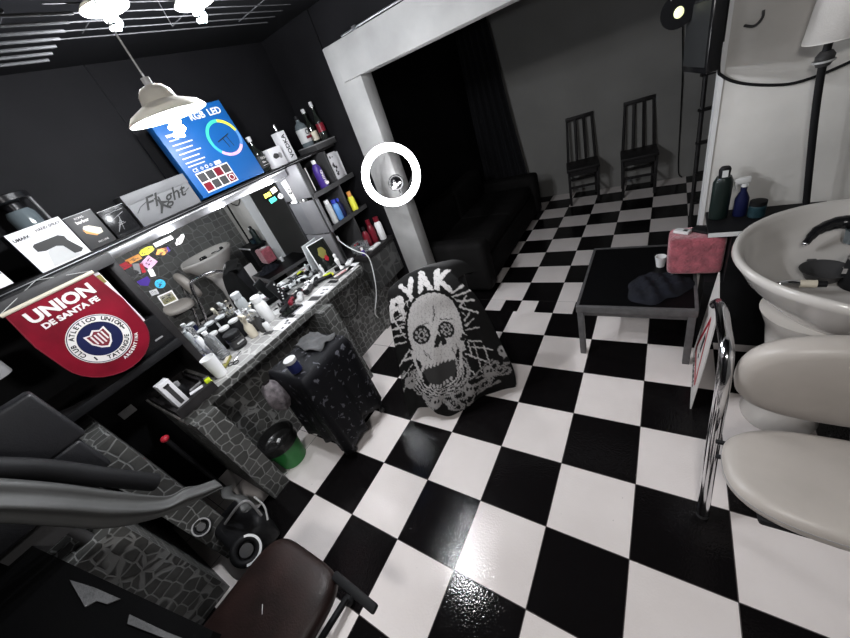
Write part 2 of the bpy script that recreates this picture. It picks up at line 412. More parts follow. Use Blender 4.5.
sticker(-.622, .695, rect(.06, .035), M_RED, 'small dark red sticker in the mirror corner')
sticker(-.565, .705, rect(.075, .03), M_ORANGE, 'orange lettered sticker at the mirror top', 0, None)
sticker(-.485, .715, blob(.085, .04), M_YELL, 'bright yellow torn sticker at the mirror top')
sticker(-.38, .722, rect(.11, .025), M_WPRINT, 'long white sticker strip at the mirror top')
sticker(-.515, .655, rect(.065, .055), M_PINKV, 'pink square sticker', .3)
sticker(-.425, .675, [(-.035, 0), (-.01, .022), (.035, .012), (.03, -.012), (0, -.022)], M_ORANGE, 'orange and purple sticker', 0)
sticker(-.400, .672, [(-.012, -.015), (.018, -.012), (.02, .014), (-.005, .018)], M_PURPLE, 'purple part of the two-tone sticker', 0)
sticker(-.30, .69, blob(.085, .03, j=.3), M_WPRINT, 'white figure sticker standing slanted', .5)
sticker(-.585, .655, rect(.03, .06), M_GREY, 'grey outline sticker', -.5)
sticker(-.56, .645, rect(.018, .055), M_RED, 'narrow red sticker', -.35)
sticker(-.615, .645, blob(.05, .06, j=.3), M_DGREY, 'grey scribbled sticker', .2)
sticker(-.54, .60, rect(.026, .045), M_WPRINT, 'small white tag sticker', -.25)
sticker(-.60, .575, [(-.03, .02), (.03, .02), (.03, -.005), (0, -.03), (-.03, -.005)], M_PURPLE, 'dark purple shield sticker')
sticker(-.545, .525, circ(.027, 20), M_CYAN, 'round blue sticker')
sticker(-.60, .50, rect(.04, .032), M_LGREY, 'small grey sticker', -.2)
sticker(-.565, .432, rect(.085, .07), M_WPRINT, 'white bordered card sticker', -.12)
sticker(-.565, .432, rect(.07, .055), M_OLIVE, 'olive picture of the bordered sticker', -.12)
sticker(.375, .70, rect(.055, .028), M_YELL, 'pale yellow sticker near the right mirror corner')
sticker(.44, .71, rect(.05, .035), M_CREAM, 'cream sticker near the right mirror corner', .15)
sticker(.395, .655, rect(.06, .032), M_MINT, 'mint green sticker near the right mirror corner', .1)
sticker(.465, .655, blob(.045, .04), M_LGREY, 'grey round sticker near the right mirror corner')
sticker(.56, .66, rect(.06, .16), M_WPRINT, 'white bright sticker at the right mirror edge', .12)
sticker(.60, .60, rect(.035, .14), M_LGREY, 'light grey sticker at the right mirror edge', .1)

# ================================================================== LEFT SHELF UNIT
lu = thing('black_shelf_unit', (-1.87, -1.96, .80), 'open black wooden shelf unit at the near end of the mirror', 'shelf')
MB().b2(.0, .40, .112, .15, .0, .774).build('side_panel', M_WOODB, lu, bev=.002)
MB().b2(.0, .40, -.66, -.63, .0, .774).build('side_panel', M_WOODB, lu, bev=.002)
MB().b2(.0, .42, -.63, .112, .285, .315).build('shelf_board', M_WOODB, lu, bev=.002)
MB().b2(.42, .44, -.63, .112, .28, .32).build('shelf_edge', M_BLACK, lu, bev=.002)
MB().b2(.0, .02, -.63, .112, .0, .825).build('back_panel', M_BLACK, lu)
MB().b2(.0, .45, -.66, .14, .775, .825).build('top_board', M_DGREY, lu, bev=.002)
tr = thing('black_tray', (-1.55, -1.995, .80), 'black wooden tray at the near corner of the counter', 'tray')
MB().b2(-.2, .235, -.12, .10, .0005, .010).build('bottom', M_WOODB, tr)
MB().b2(.215, .235, -.12, .10, .010, .055).b2(-.2, -.18, -.12, .10, .010, .055).b2(-.18, .215, -.12, -.10, .010, .055).b2(-.18, .215, .085, .10, .010, .04).build('rim', M_WOODB, tr)

# ================================================================== RIGHT TOWER
tw = thing('cube_shelf_tower', (-1.87, -.26, .80), 'grey and black cube shelf tower between the mirror and the pillar', 'shelf')
for z in (.0, .30, .575): MB().b2(0, .37, -.24, .235, z+.001, z+.018).build('shelf_board', M_WOODB, tw, bev=.002)
MB().b2(0, .37, -.26, -.24, .0, .28).build('side_panel', M_PANEL, tw, bev=.002)
MB().b2(.01, .39, -.26, -.24, .29, .56).build('side_panel', M_PANEL, tw, bev=.002)
MB().b2(0, .36, -.27, -.25, .585, .826).build('side_panel', M_PANEL, tw, bev=.002)
for z0, z1 in ((.018, .30), (.318, .575), (.593, .826)): MB().b2(.0, .365, .03, .048, z0, z1).build('divider', M_DGREY, tw, bev=.002)
MB().b2(.0, .01, -.24, .235, .018, .826).build('back_panel', M_BLACK, tw)
MB().b2(.365, .375, -.26, .235, .565, .60).b2(.365, .375, -.26, .235, .29, .325).b2(.36, .37, -.27, -.235, .0, .826).build('face_frame', M_DGREY, tw)

# ---------------------------------------------------------------- bottle helper
def bottle(name, loc, prof, m, label, cat='bottle', cap=None, capm=None, lab=None, labm=None, group=None, n=22, rz=0, rx=0, ry=0):
    t = thing(name, loc, label, cat, group, rz, rx, ry)
    MB().lathe(prof, n=n).build('body', m, t)
    if cap:
        MB().lathe(cap, n=n).build('cap', capm or M_BLACK, t)
    if lab:
        r, z0, z1 = lab; mb = MB(); ringv = []
        mb.lathe([(r, z0), (r, z1)], n=n); mb.f = [f for f in mb.f if len(f) == 4]
        mb.build('paper_label', labm or M_PAPER, t)
    return t
def whisky(r, h, neck=.35, rn=.013):
    hs = h*(1-neck)
    return [(r*.9, 0), (r, .004), (r, hs*.82), (r*.9, hs*.9), (rn*1.5, hs*1.06), (rn, hs*1.15), (rn, h)]

# --- product boxes on the long shelf
SZ = 1.6475
def pbox(name, loc, d, m, label, rz=0, ry=0, cat='box', group=None):
    """d = depth(x), width(y), height(z); front face at local x = d/2"""
    t = thing(name, loc, label, cat, group, rz, 0, ry)
    MB().box((0, 0, d[2]/2), d).build('carton', m, t, bev=.0015)
    return t
# RGB LED ring light box
b = pbox('product_box', (-1.60, -.985, SZ+.006), (.075, .45, .45), M_BLUE, 'large blue RGB LED ring light box on the shelf', rz=R(-3), ry=R(-7))
fx = .038
letters('RGB', .05, face(FX, (fx, .04, .40)), M_WPRINT, b, bold=.001)
letters('LED', .05, face(FX, (fx, .155, .40)), M_WPRINT, b, bold=.001)
rg = MB(); cols = [(M_YELL, .2, 1.4), (M_MINT, 1.4, 3.3), (M_CYAN, 3.3, 3.9), (M_PINKV, 3.9, 5.6), (M_BLUEL, 5.6, 6.48)]
for m_, a0, a1 in cols:
    ringmb(MB(), .088, .105, .001, face(FX, (fx, .115, .255)), 16, a0=a0, a1=a1).build('ring_picture', m_, b)
MB().tube([(fx+.001, .06, .245), (fx+.001, .15, .27)], .003, 6).tube([(fx+.001, .10, .255), (fx+.001, .11, .20)], .002, 6).tube([(fx+.001, .13, .262), (fx+.001, .14, .20)], .002, 6).build('clamp_picture', M_BPRINT, b)
lines = ['Intelligent colour', 'LED', 'Dimmable ring light', 'RGB light operation', 'Multi colour & phone holder', 'Bright colour 26 LED', 'Multi function selection']
for i, (w, z) in enumerate(((.09, .345), (.04, .32), (.115, .295), (.10, .27), (.125, .245), (.095, .22), (.12, .195), (.10, .175))):
    mb = MB(); y = -.19
    while y < -.19+w:
        dw = random.uniform(.006, .016); mb.box((fx, y+dw/2, z), (.001, dw, .006 if i not in (0,) else .014)); y += dw+.0025
    mb.build('text_line', M_WPRINT, b)
letters('CE', .028, face(FX, (fx, -.165, .148)), M_WPRINT, b)
mb = MB()
for k, y in enumerate((-.125, -.095, -.065)): ringmb(mb, .006, .010, .001, face(FX, (fx, y, .148)), 4 if k != 1 else 20)
mb.build('marks', M_WPRINT, b)
MB().box((fx, -.02, .148), (.001, .04, .02)).build('badge', M_WPRINT, b)
MB().box((fx-.0003, -.075, .075), (.001, .215, .115)).build('picture_panel', M_WPRINT, b)
for i in range(4):
    for j in range(2):
        MB().box((fx+.0006, -.155+i*.053, .048+j*.054), (.001, .046, .046)).build('thumbnail', M_DGREY if (i+j) % 3 else M_DRED, b)
ringmb(MB(), .013, .017, .001, face(FX, (fx+.0015, .004, .048)), 20).build('thumbnail_ring', M_WPRINT, b)
# silver 'Flight' shoe box
M_FL = mat('silver_grey_card', (.145, .145, .15), .5, .0, bump=.08, bscale=300, var=.1)
b = pbox('shoe_box', (-1.675, -1.395, SZ), (.17, .33, .165), M_FL, 'silver grey shoe box with black Flight script on the shelf', rz=R(-5))
MB().b2(-.088, .0885, -.168, .168, .118, .168).build('lid', M_FL, b, bev=.0015)
letters('Fl', .085, face(FX, (.0895, -.075, .092)) @ rot2(.05), M_BPRINT, b, shear=.5, sx=1.25, bold=.0006)
letters('ght', .085, face(FX, (.0895, .055, .088)) @ rot2(.05), M_BPRINT, b, shear=.5, sx=1.1, bold=.0006)
jm = [(-.035, -.045), (-.01, -.01), (-.008, .01), (-.02, .03), (-.012, .032), (-.002, .016), (.004, .035), (.01, .03), (.006, .008), (.03, -.002), (.028, -.008), (.006, -.008), (.03, -.04), (.022, -.042), (0, -.018), (-.028, -.05)]
MB().prism(jm, .001, face(FX, (.0892, -.022, .075))).build('leaping_figure', M_BPRINT, b)
MB().tube([(.0895, -.15, .07), (.0895, -.12, .092), (.0895, -.08, .105), (.0895, -.06, .12)], .0016, 5).tube([(.0895, .09, .085), (.0895, .12, .08), (.0895, .15, .092)], .0016, 5).build('flourish', M_BPRINT, b)
# hand sprayer box
b = pbox('product_box', (-1.68, -1.93, SZ-.004), (.15, .20, .185), M_BLACK, 'white fronted box with black spray gun picture on the shelf')
MB().box((.0752, 0, .0925), (.001, .198, .183)).build('front_print', M_PAPER, b)
letters('UMARK', .017, face(FX, (.076, -.062, .152)), M_BPRINT, b, bold=.0006)
letters('HAND SPRAY', .0155, face(FX, (.076, .042, .162)), M_BPRINT, b, bold=.0004)
gun = [(-.055, .02), (-.055, .045), (-.045, .052), (.045, .052), (.062, .04), (.062, .02), (.085, -.035), (.07, -.045), (.045, -.04), (.032, .005), (.012, .015), (-.03, .012)]
MB().prism([(x, y+.065) for x, y in gun], .001, face(FX, (.076, .0, 0))).build('sprayer_picture', M_BPRINT, b)
MB().prism([(-.05, .0), (.06, .0), (.05, .07), (0, .08), (-.03, .06)], .0008, face(FX, (.0757, .0, .008))).build('bottle_picture', M_LGREY, b)
# clipper box
b = pbox('product_box', (-1.68, -1.765, SZ), (.13, .118, .165), M_DGREY, 'black clipper box with golden clipper picture on the shelf')
letters('RONG', .013, face(FX, (.066, -.005, .146)), M_WPRINT, b); letters('barber', .02, face(FX, (.066, -.003, .128)), M_WPRINT, b, bold=.0006)
MB().prism([(-.03, .022), (-.02, .032), (.0, .028), (.035, .0), (.03, -.02), (.01, -.022), (-.02, .0)], .001, face(FX, (.066, .005, .075))).build('clipper_picture', M_CREAM, b)
MB().prism([(-.032, .018), (-.018, .005), (.008, -.022), (.0, -.024), (-.03, .0)], .0016, face(FX, (.066, .004, .075))).build('clipper_gold', M_ORANGE, b)
letters('PRO LINE', .011, face(FX, (.066, .012, .022)), M_WPRINT, b)
MB().box((.066, 0, .163), (.001, .118, .002)).build('edge_line', M_LGREY, b)
# dark patterned box
b = pbox('product_box', (-1.68, -1.635, SZ), (.12, .12, .14), M_GLOSSB, 'small glossy black box between the clipper box and the silver shoe box')
mb = MB()
for k in range(7): mb.tube([(.061, random.uniform(-.05, .0), random.uniform(.02, .12)), (.061, random.uniform(0, .05), random.uniform(.02, .12))], .0012, 5)
mb.build('scratch_print', M_GREY, b)
MB().box((.061, 0, .138), (.001, .12, .002)).build('edge_line', M_LGREY, b)
# canister with cap at the far left
t = thing('storage_jar', (-1.79, -1.90, SZ), 'tall dark jar with flat black lid behind the spray gun box', 'jar')
MB().lathe([(.05, 0), (.055, .01), (.055, .24), (.045, .26)], n=28).build('glass_body', M_GLASS_G, t)
MB().lathe([(.035, .262), (.035, .29), (.075, .295), (.085, .30), (.085, .325), (.07, .33)], n=28).build('lid', M_GLOSSB, t)
MB().cyl((.02, .072, .0), (.02, .072, .295), .007).build('rod', M_STEEL, t)
# white box at far left
b = pbox('product_box', (-1.50, -2.25, 1.585+.08), (.14, .22, .11), M_PAPER, 'white and grey carton at the left end of the shelf')
MB().box((.0705, 0, .07), (.001, .218, .05)).build('grey_band', M_GREY, b)

# bottles on the shelf beyond the blue box
bottle('liquor_bottle', (-1.63, -.69, SZ), whisky(.042, .225), M_GLASS_D, 'square black whiskey bottle beside the blue box', cap=[(.015, .20), (.016, .23), (.002, .232)], capm=M_LGREY, lab=(.0425, .03, .105), labm=M_BPRINT)
o = [q for q in COL.objects if q.type == 'EMPTY'][-1]
letters('OLD', .02, face(FX, (.0435, 0, .09)), M_WPRINT, o); letters('No. 7', .018, face(FX, (.0435, 0, .065)), M_WPRINT, o)
MB().box((.043, 0, .045), (.001, .05, .002)).build('label_line', M_WPRINT, o)
b = pbox('product_box', (-1.64, -.565, SZ), (.08, .115, .125), M_PAPER, 'white box with clipper picture beside the black whiskey bottle')
MB().prism(blob(.05, .035), .001, face(FX, (.0405, -.01, .07))).build('clipper_picture', M_DGREY, b)
MB().prism(blob(.03, .04), .001, face(FX, (.0405, .025, .065))).build('comb_picture', M_GREY, b)
b = pbox('product_box', (-1.66, -.425, SZ), (.07, .072, .20), M_PAPER, 'tall white box with black vertical lettering on the shelf')
letters('VODKA', .045, face(FX, (.0355, .005, .10)) @ rot2(PI/2), M_BPRINT, b, bold=.001)
bottle('liquor_bottle', (-1.66, -.425, SZ+.202), [(.012, 0), (.012, .03), (.008, .045), (.008, .05)], M_CHROME, 'small silver flask standing on the tall white box')
rs = thing('glass_riser', (-1.66, -.125, SZ), 'small pale riser block carrying three bottles at the shelf end', 'riser')
MB().b2(-.10, .12, -.115, .115, 0, .036).build('block', M_DGREY, rs, bev=.003); MB().b2(-.10, .121, -.116, .116, .0365, .042).build('glass_top', M_GREY, rs, bev=.001)
t = bottle('liquor_bottle', (-1.68, -.18, SZ+.0425), [(.045, 0), (.048, .006), (.048, .13), (.04, .155), (.016, .175), (.014, .2)], M_GLASS_G, 'grey gin bottle with white and red label on the shelf', cap=[(.016, .19), (.016, .215), (.002, .217)], capm=M_BLACK, lab=(.0485, .03, .125), labm=M_LGREY)
MB().box((.049, 0, .062), (.002, .055, .018)).build('red_band', M_DRED, t); ringmb(MB(), .012, .018, .001, face(FX, (.049, 0, .098)), 20).build('emblem', M_BPRINT, t)
t = bottle('liquor_bottle', (-1.68, -.085, SZ+.0425), whisky(.036, .24, .4), M_GLASS_D, 'dark bottle with cream label beside the gin bottle', cap=[(.015, .215), (.015, .245), (.002, .247)], capm=M_LGREY, lab=(.0367, .02, .085), labm=M_CREAM)
t = bottle('liquor_bottle', (-1.60, -.055, SZ+.0425), whisky(.032, .26, .4), M_GLASS_D, 'slim dark bottle with red label nearest the pillar', cap=[(.014, .235), (.014, .27), (.002, .272)], capm=M_LGREY, lab=(.0327, .06, .12), labm=M_DRED)

# items in the tower
t = bottle('shampoo_bottle', (-1.53, -.345, 1.394), [(.032, 0), (.036, .006), (.036, .12), (.03, .155), (.014, .18)], M_PURPLE, 'purple shampoo bottle with white cap in the top cube', cap=[(.015, .178), (.016, .205), (.003, .208)], capm=M_WHITE)
letters('BLOND', .03, face(FX, (.037, 0, .08)) @ rot2(PI/2), M_WPRINT, t, bold=.001)
MB().box((.036, .01, .03), (.004, .03, .02)).build('white_patch', M_WPRINT, t)
b = pbox('upright_book', (-1.62, -.455, 1.394), (.18, .03, .18), M_DGREY, 'thin dark box standing beside the purple bottle', cat='box')
MB().box((.101, 0, .1), (.002, .006, .17)).build('spine_text', M_WPRINT, b)
b = pbox('white_bag', (-1.56, -.14, 1.395), (.06, .12, .20), M_PAPER, 'white printed paper bag leaning in the tower top cube', cat='bag', rz=.2)
mb = MB()
for k in range(9): mb.box((.031, random.uniform(-.04, .04), random.uniform(.02, .19)), (.001, random.uniform(.006, .03), random.uniform(.004, .02)))
mb.build('dark_print', M_DGREY, b)
b = pbox('white_bag', (-1.60, -.055, 1.395), (.09, .045, .19), M_PAPER, 'narrow white paper bag beside the pillar', cat='bag', rz=-.1)
t = bottle('spray_can', (-1.54, -.325, 1.12), [(.026, 0), (.028, .005), (.028, .12), (.018, .135)], M_BLUEL, 'blue aerosol can in the middle cube', 'spray can', cap=[(.02, .136), (.02, .165), (.003, .167)], capm=M_BLUEP)
t = bottle('spray_can', (-1.54, -.395, 1.12), [(.024, 0), (.026, .005), (.026, .15), (.018, .16)], M_LGREY, 'pale grey aerosol can beside the blue can', 'spray can', cap=[(.02, .161), (.02, .19), (.003, .192)], capm=M_WHITE)
t = bottle('spray_bottle', (-1.55, -.27, 1.12), [(.024, 0), (.026, .005), (.026, .10), (.012, .13)], M_NAVY, 'navy bottle beside the blue can in the middle cube', cap=[(.013, .131), (.013, .155), (.003, .157)], capm=M_BLUEP)
t = bottle('shampoo_bottle', (-1.52, -.145, 1.12), [(.024, 0), (.028, .005), (.028, .10), (.02, .12)], M_YELL, 'yellow bottle in the cube near the pillar', cap=[(.018, .121), (.018, .16), (.003, .162)], capm=M_ORANGE)
t = bottle('shampoo_bottle', (-1.56, -.09, 1.12), [(.02, 0), (.022, .005), (.022, .09), (.014, .10)], M_BLACK, 'small black bottle behind the yellow bottle', cap=[(.013, .101), (.013, .125), (.003, .127)], capm=M_DGREY)
# on the corner cabinet top
t = bottle('pump_bottle', (-1.46, -.13, .801), [(.028, 0), (.032, .006), (.032, .13), (.022, .155), (.014, .165)], M_DRED, 'dark red bottle on the corner cabinet', cap=[(.02, .166), (.02, .21), (.003, .212)], capm=M_DRED)
t = bottle('pump_bottle', (-1.47, -.21, .801), [(.026, 0), (.03, .006), (.03, .11), (.02, .135), (.014, .145)], M_DRED, 'shorter dark red bottle beside the taller red one', cap=[(.016, .146), (.016, .18), (.003, .182)], capm=M_BLACK)
t = bottle('shampoo_bottle', (-1.40, -.085, .801), [(.028, 0), (.032, .006), (.032, .15), (.022, .17)], M_WHITE, 'white bottle with dark red cap beside the pillar', cap=[(.024, .171), (.024, .21), (.003, .212)], capm=M_DRED)
t = thing('clear_tub', (-1.47, -.33, .801), 'clear plastic tub of red and black clips on the corner cabinet', 'tub')
MB().b2(-.06, .06, -.055, .055, .0, .004).b2(-.06, .06, -.055, -.052, .004, .09).b2(-.06, .06, .052, .055, .004, .09).b2(.057, .06, -.052, .052, .004, .09).b2(-.06, -.057, -.052, .052, .004, .09).build('tub', M_CLEAR, t)
for k in range(9):
    x, y, z = random.uniform(-.04, .04), random.uniform(-.035, .035), .02+.01*k
    MB().box((x, y, z), (.03, .012, .008), rz=random.random()*3).build('clip', (M_DRED, M_BLACK, M_RED, M_DGREY)[k % 4], t)
t = bottle('small_bottle', (-1.40, -.385, .801), [(.014, 0), (.016, .004), (.016, .045), (.01, .05)], M_PURPLE, 'tiny violet bottle with white cap at the cabinet front', cap=[(.011, .051), (.011, .07), (.002, .072)], capm=M_WHITE)
t = thing('white_dish', (-1.39, -.24, .801), 'low white plastic holder on the cabinet front', 'dish')
MB().box((0, 0, .008), (.05, .13, .016)).build('base', M_WHITE, t, bev=.004); MB().cyl((0, -.03, .016), (0, -.03, .022), .018).build('disc', M_LGREY, t)

# ================================================================== PENNANT
pn = thing('club_pennant', (-1.41, -2.085, 1.578), 'crimson football club pennant hanging on a white rod before the shelves', 'pennant', ry=R(-3))
out = [(-.155, 0), (.155, 0), (.172, -.15), (.166, -.27)] + [(.166*math.cos(a), -.27-.16*math.sin(a)) for a in [PI*k/14 for k in range(1, 14)]] + [(-.166, -.27), (-.172, -.15)]
MB().prism(out, .003, face(FX, (-.0015, 0, 0))).build('cloth', M_PENN, pn)
mb = MB(); pp = [(.0, y, z) for y, z in out[1:]]
mb.tube([(0, y, z) for y, z in out[1:]] + [(0, -.155, 0)], .003, 6).build('piping', M_DRED, pn)
MB().cyl((0, -.165, .003), (0, .165, .003), .0085).build('rod', M_CREAM, pn)
MB().tube([(0, -.16, .01), (-.02, 0, .065), (0, .16, .01)], .0015, 5).build('hanging_cord', M_LGREY, pn)
letters('UNION', .066, face(FX, (.003, .0, -.052)), M_WPRINT, pn, bold=.0026, sx=1.10)
letters('DE SANTA FE', .031, face(FX, (.003, .0, -.100)), M_WPRINT, pn, bold=.0014, sx=1.15)
cy, cz = -.002, -.25
bd = MB(); ringmb(bd, .0, .112, .001, face(FX, (.0018, cy, cz)), 48); bd.build('badge_ring', M_WPRINT, pn)
bd = MB(); ringmb(bd, .106, .109, .001, face(FX, (.0026, cy, cz)), 48); ringmb(bd, .0, .078, .001, face(FX, (.0026, cy, cz)), 48); bd.build('badge_disc', M_NAVY, pn)
def ringtext(s, r, a_mid, step, size, inward=True, m=M_BPRINT):
    n = len(s)
    for i, ch in enumerate(s):
        if ch == ' ': continue
        k = i-(n-1)/2
        a = a_mid - k*step if inward else a_mid + k*step
        rr = rot2(a-PI/2) if inward else rot2(a+PI/2)
        letters(ch, size, face(FX, (.0032, cy+r*math.cos(a), cz+r*math.sin(a))) @ rr, m, pn, name='letter', bold=.0008)
ringtext('CLUB ATLETICO UNION', .092, R(100), R(10.6), .024)
ringtext('TATENGUE', .092, R(290), R(11), .024, False)
ringtext('ARGENTINA', .127, R(302), R(6.8), .018, False, M_WPRINT)
for a in (R(355), R(222)): MB().box((.003, cy+.092*math.cos(a), cz+.092*math.sin(a)), (.001, .006, .018)).build('dash', M_BPRINT, pn)
shd = [(-.042, .04), (-.02, .034), (0, .048), (.02, .034), (.042, .04), (.04, -.005), (.022, -.035), (0, -.05), (-.022, -.035), (-.04, -.005)]
MB().prism(shd, .001, face(FX, (.0037, cy, cz))).build('shield', M_WPRINT, pn)
MB().prism([(x*.82, y*.82) for x, y in shd], .001, face(FX, (.0042, cy, cz))).build('shield_field', M_DRED, pn)
for y in (-.021, -.007, .007, .021): MB().prism([(y-.0032, -.028+abs(y)*.6), (y+.0032, -.028+abs(y)*.6), (y+.0032, .026), (y-.0032, .026)], .001, face(FX, (.0047, cy, cz))).build('shield_stripe', M_WPRINT, pn)
# boxes behind pennant
b = pbox('card_box', (-1.52, -1.955, 1.282), (.16, .11, .29), M_PAPER, 'white card box with olive corner label behind the pennant')
MB().box((.081, .035, .255), (.001, .035, .04)).build('olive_label', M_OLIVE, b)
MB().box((.081, -.01, .24), (.001, .05, .004)).build('text_line', M_BPRINT, b)
b = pbox('storage_case', (-1.60, -1.96, 1.117), (.28, .22, .16), M_GLOSSB, 'black glossy storage case on the left unit shelf', cat='case')
MB().cyl((.141, -.02, .09), (.146, -.02, .09), .02).build('latch', M_GREY, b); MB().box((.142, .05, .05), (.003, .04, .008)).build('handle', M_GREY, b)
t = thing('round_tin', (-1.50, -2.42, 1.38), 'grey round tin at the left end behind the pennant', 'tin')
MB().lathe([(.06, 0), (.062, .005), (.062, .1), (.055, .105)], n=28).build('body', M_GREY, t)
MB().lathe([(.063, .106), (.063, .12), (.05, .125)], n=28).build('lid', M_GREY, t)

# tray contents
b = pbox('product_box', (-1.40, -2.055, .812), (.05, .062, .185), M_PAPER, 'upright white box with black window in the tray', rz=.1)
MB().box((.0255, .0, .10), (.001, .022, .13)).build('window', M_DGREY, b); MB().box((.0255, 0, .16), (.0012, .03, .012)).build('print', M_BPRINT, b)
bottle('small_bottle', (-1.47, -2.0, .812), [(.02, 0), (.022, .004), (.022, .07), (.012, .085)], M_BLACK, 'small dark bottle with grey cap in the tray', cap=[(.014, .086), (.014, .11), (.002, .112)], capm=M_GREY)
t = thing('lime_clipper_guard', (-1.375, -1.95, .812), 'lime green hair clipper case at the tray front', 'case')
MB().box((0, 0, .022), (.05, .10, .03), rz=-.3).build('body', M_DGREY, t, bev=.006); MB().box((.01, .05, .034), (.04, .03, .04), rz=-.3).build('lime_end', M_LIME, t, bev=.006)
MB().box((.0, -.02, .039), (.03, .07, .003), rz=-.3).build('white_card', M_PAPER, t)
t = thing('comb', (-1.47, -1.925, .812), 'grey comb lying across the black tray', 'comb')
mb = MB().box((0, 0, .02), (.012, .13, .006))
for k in range(26): mb.box((.012, -.06+k*.0048, .02), (.016, .002, .004))
mb.build('comb_teeth', M_GREY, t)

# ================================================================== COUNTER CLUTTER
CZ = .8005
t = bottle('tumbler', (-1.42, -1.815, CZ), [(.030, 0), (.033, .003), (.042, .14), (.039, .14), (.030, .006), (1e-6, .006)], M_WHITE, 'tall opaque white plastic cup at the near end of the counter', 'cup', n=30)
t = thing('water_bottle', (-1.60, -1.69, CZ), 'large clear plastic water bottle with ribbed body on the counter', 'bottle')
pr = [(.033, 0)]
for k in range(9): pr += [(.038, .006+k*.014), (.0355, .013+k*.014)]
pr += [(.038, .135), (.036, .15), (.018, .18), (.014, .185), (.014, .197)]
MB().lathe(pr, n=26).build('body', M_CLEAR, t); MB().lathe([(.016, .19), (.016, .21), (.002, .212)]).build('cap', M_WHITE, t)
t = thing('water_bottle', (-1.66, -1.785, CZ), 'small clear bottle with blue label and blue trigger beside the white cup', 'bottle')
MB().lathe([(.028, 0), (.031, .005), (.031, .10), (.014, .13), (.014, .14)], n=24).build('body', M_CLEAR, t)
mb = MB().lathe([(.0315, .03), (.0315, .075)], n=24); mb.f = [f for f in mb.f if len(f) == 4]; mb.build('label_band', M_BLUEP, t)
MB().box((.0, 0, .155), (.05, .022, .03)).box((.035, 0, .145), (.012, .014, .03)).build('trigger', M_BLUEP, t, bev=.004)
t = bottle('cream_tube', (-1.70, -1.715, CZ), [(.018, 0), (.02, .02), (.022, .16), (.014, .175)], M_WHITE, 'tall white cream tube behind the water bottle', 'tube', cap=[(.012, .176), (.012, .19), (.002, .191)], capm=M_LGREY)
t = bottle('gel_jar', (-1.575, -1.58, CZ), [(.046, 0), (.05, .005), (.05, .085), (.046, .09)], M_GLOSSB, 'wide black gel jar with silver label beside the water bottle', 'jar', cap=[(.051, .091), (.052, .115), (.046, .118)], capm=M_BLACK, lab=(.0505, .02, .07), labm=M_DGREY)
MB().box((.051, 0, .045), (.001, .05, .01)).build('label_text', M_LGREY, t)
j0 = bottle('gel_jar', (-1.66, -1.565, CZ), [(.03, 0), (.033, .004), (.033, .12), (.03, .125)], M_BLACK, 'black jar with pale flat lid near the mirror', 'jar', cap=[(.034, .126), (.035, .138), (.03, .14)], capm=M_LGREY, group='lidded black jars by the mirror')
for k, (x, y, lb) in enumerate(((-1.67, -1.485, 'second pale lidded black jar, nearer the cream spray bottles'), (-1.70, -1.63, 'pale lidded black jar behind the wide gel jar'))):
    copy_tree(j0, (x, y, CZ), 0, lb)
def spray(loc, bm_, hm, label, h=.16, rz=0, r=.03):
    t = thing('spray_bottle', loc, label, 'bottle', rz=rz)
    MB().lathe([(r*.9, 0), (r, .004), (r, h*.6), (r*.45, h*.85), (r*.45, h)], n=22).build('body', bm_, t)
    MB().cyl((0, 0, h), (0, 0, h+.015), r*.5).build('collar', hm, t)
    MB().box((.012, 0, h+.032), (.06, .022, .028)).cyl((.04, 0, h+.036), (.056, 0, h+.036), .007).build('spray_head', hm, t, bev=.003)
    MB().box((.032, 0, h+.008), (.006, .012, .034)).build('trigger', hm, t, bev=.002)
    return t
spray((-1.555, -1.475, CZ), M_CREAM, M_CREAM, 'cream spray bottle beside the wide black gel jar', .13)
spray((-1.515, -1.41, CZ), M_DGREY, M_LGREY, 'dark grey spray bottle with pale head on the counter', .13)
bottle('small_bottle', (-1.475, -1.405, CZ), [(.018, 0), (.02, .004), (.02, .06), (.012, .075)], M_WHITE, 'short white bottle at the front of the spray bottles', cap=[(.012, .076), (.012, .095), (.002, .097)], capm=M_BLACK, ry=.1)
bottle('talc_bottle', (-1.60, -1.30, CZ), [(.038, 0), (.042, .006), (.040, .14), (.03, .16), (.036, .165), (.036, .20), (.03, .205)], M_WHITE, 'big white talcum bottle standing in the middle of the counter', n=26)
# cup with clipper guards / flowers-like pale clips
t = thing('clip_stand', (-1.60, -1.405, CZ), 'stand bristling with pale metal hair clips beside the talcum bottle', 'stand')
MB().lathe([(.03, 0), (.032, .004), (.032, .08), (.028, .08)], n=18).build('cup', M_DGREY, t)
for k in range(22):
    a = random.random()*6.28; r = random.uniform(.008, .045); z = random.uniform(.10, .18)
    MB().tube([(r*.3*math.cos(a), r*.3*math.sin(a), .07), (r*math.cos(a), r*math.sin(a), z)], .002, 5).sph((r*math.cos(a), r*math.sin(a), z), .0085, 8, (1, 1.3, .8)).build('hair_clip', (M_CREAM, M_LGREY, M_WHITE, M_GREY)[k % 4], t)
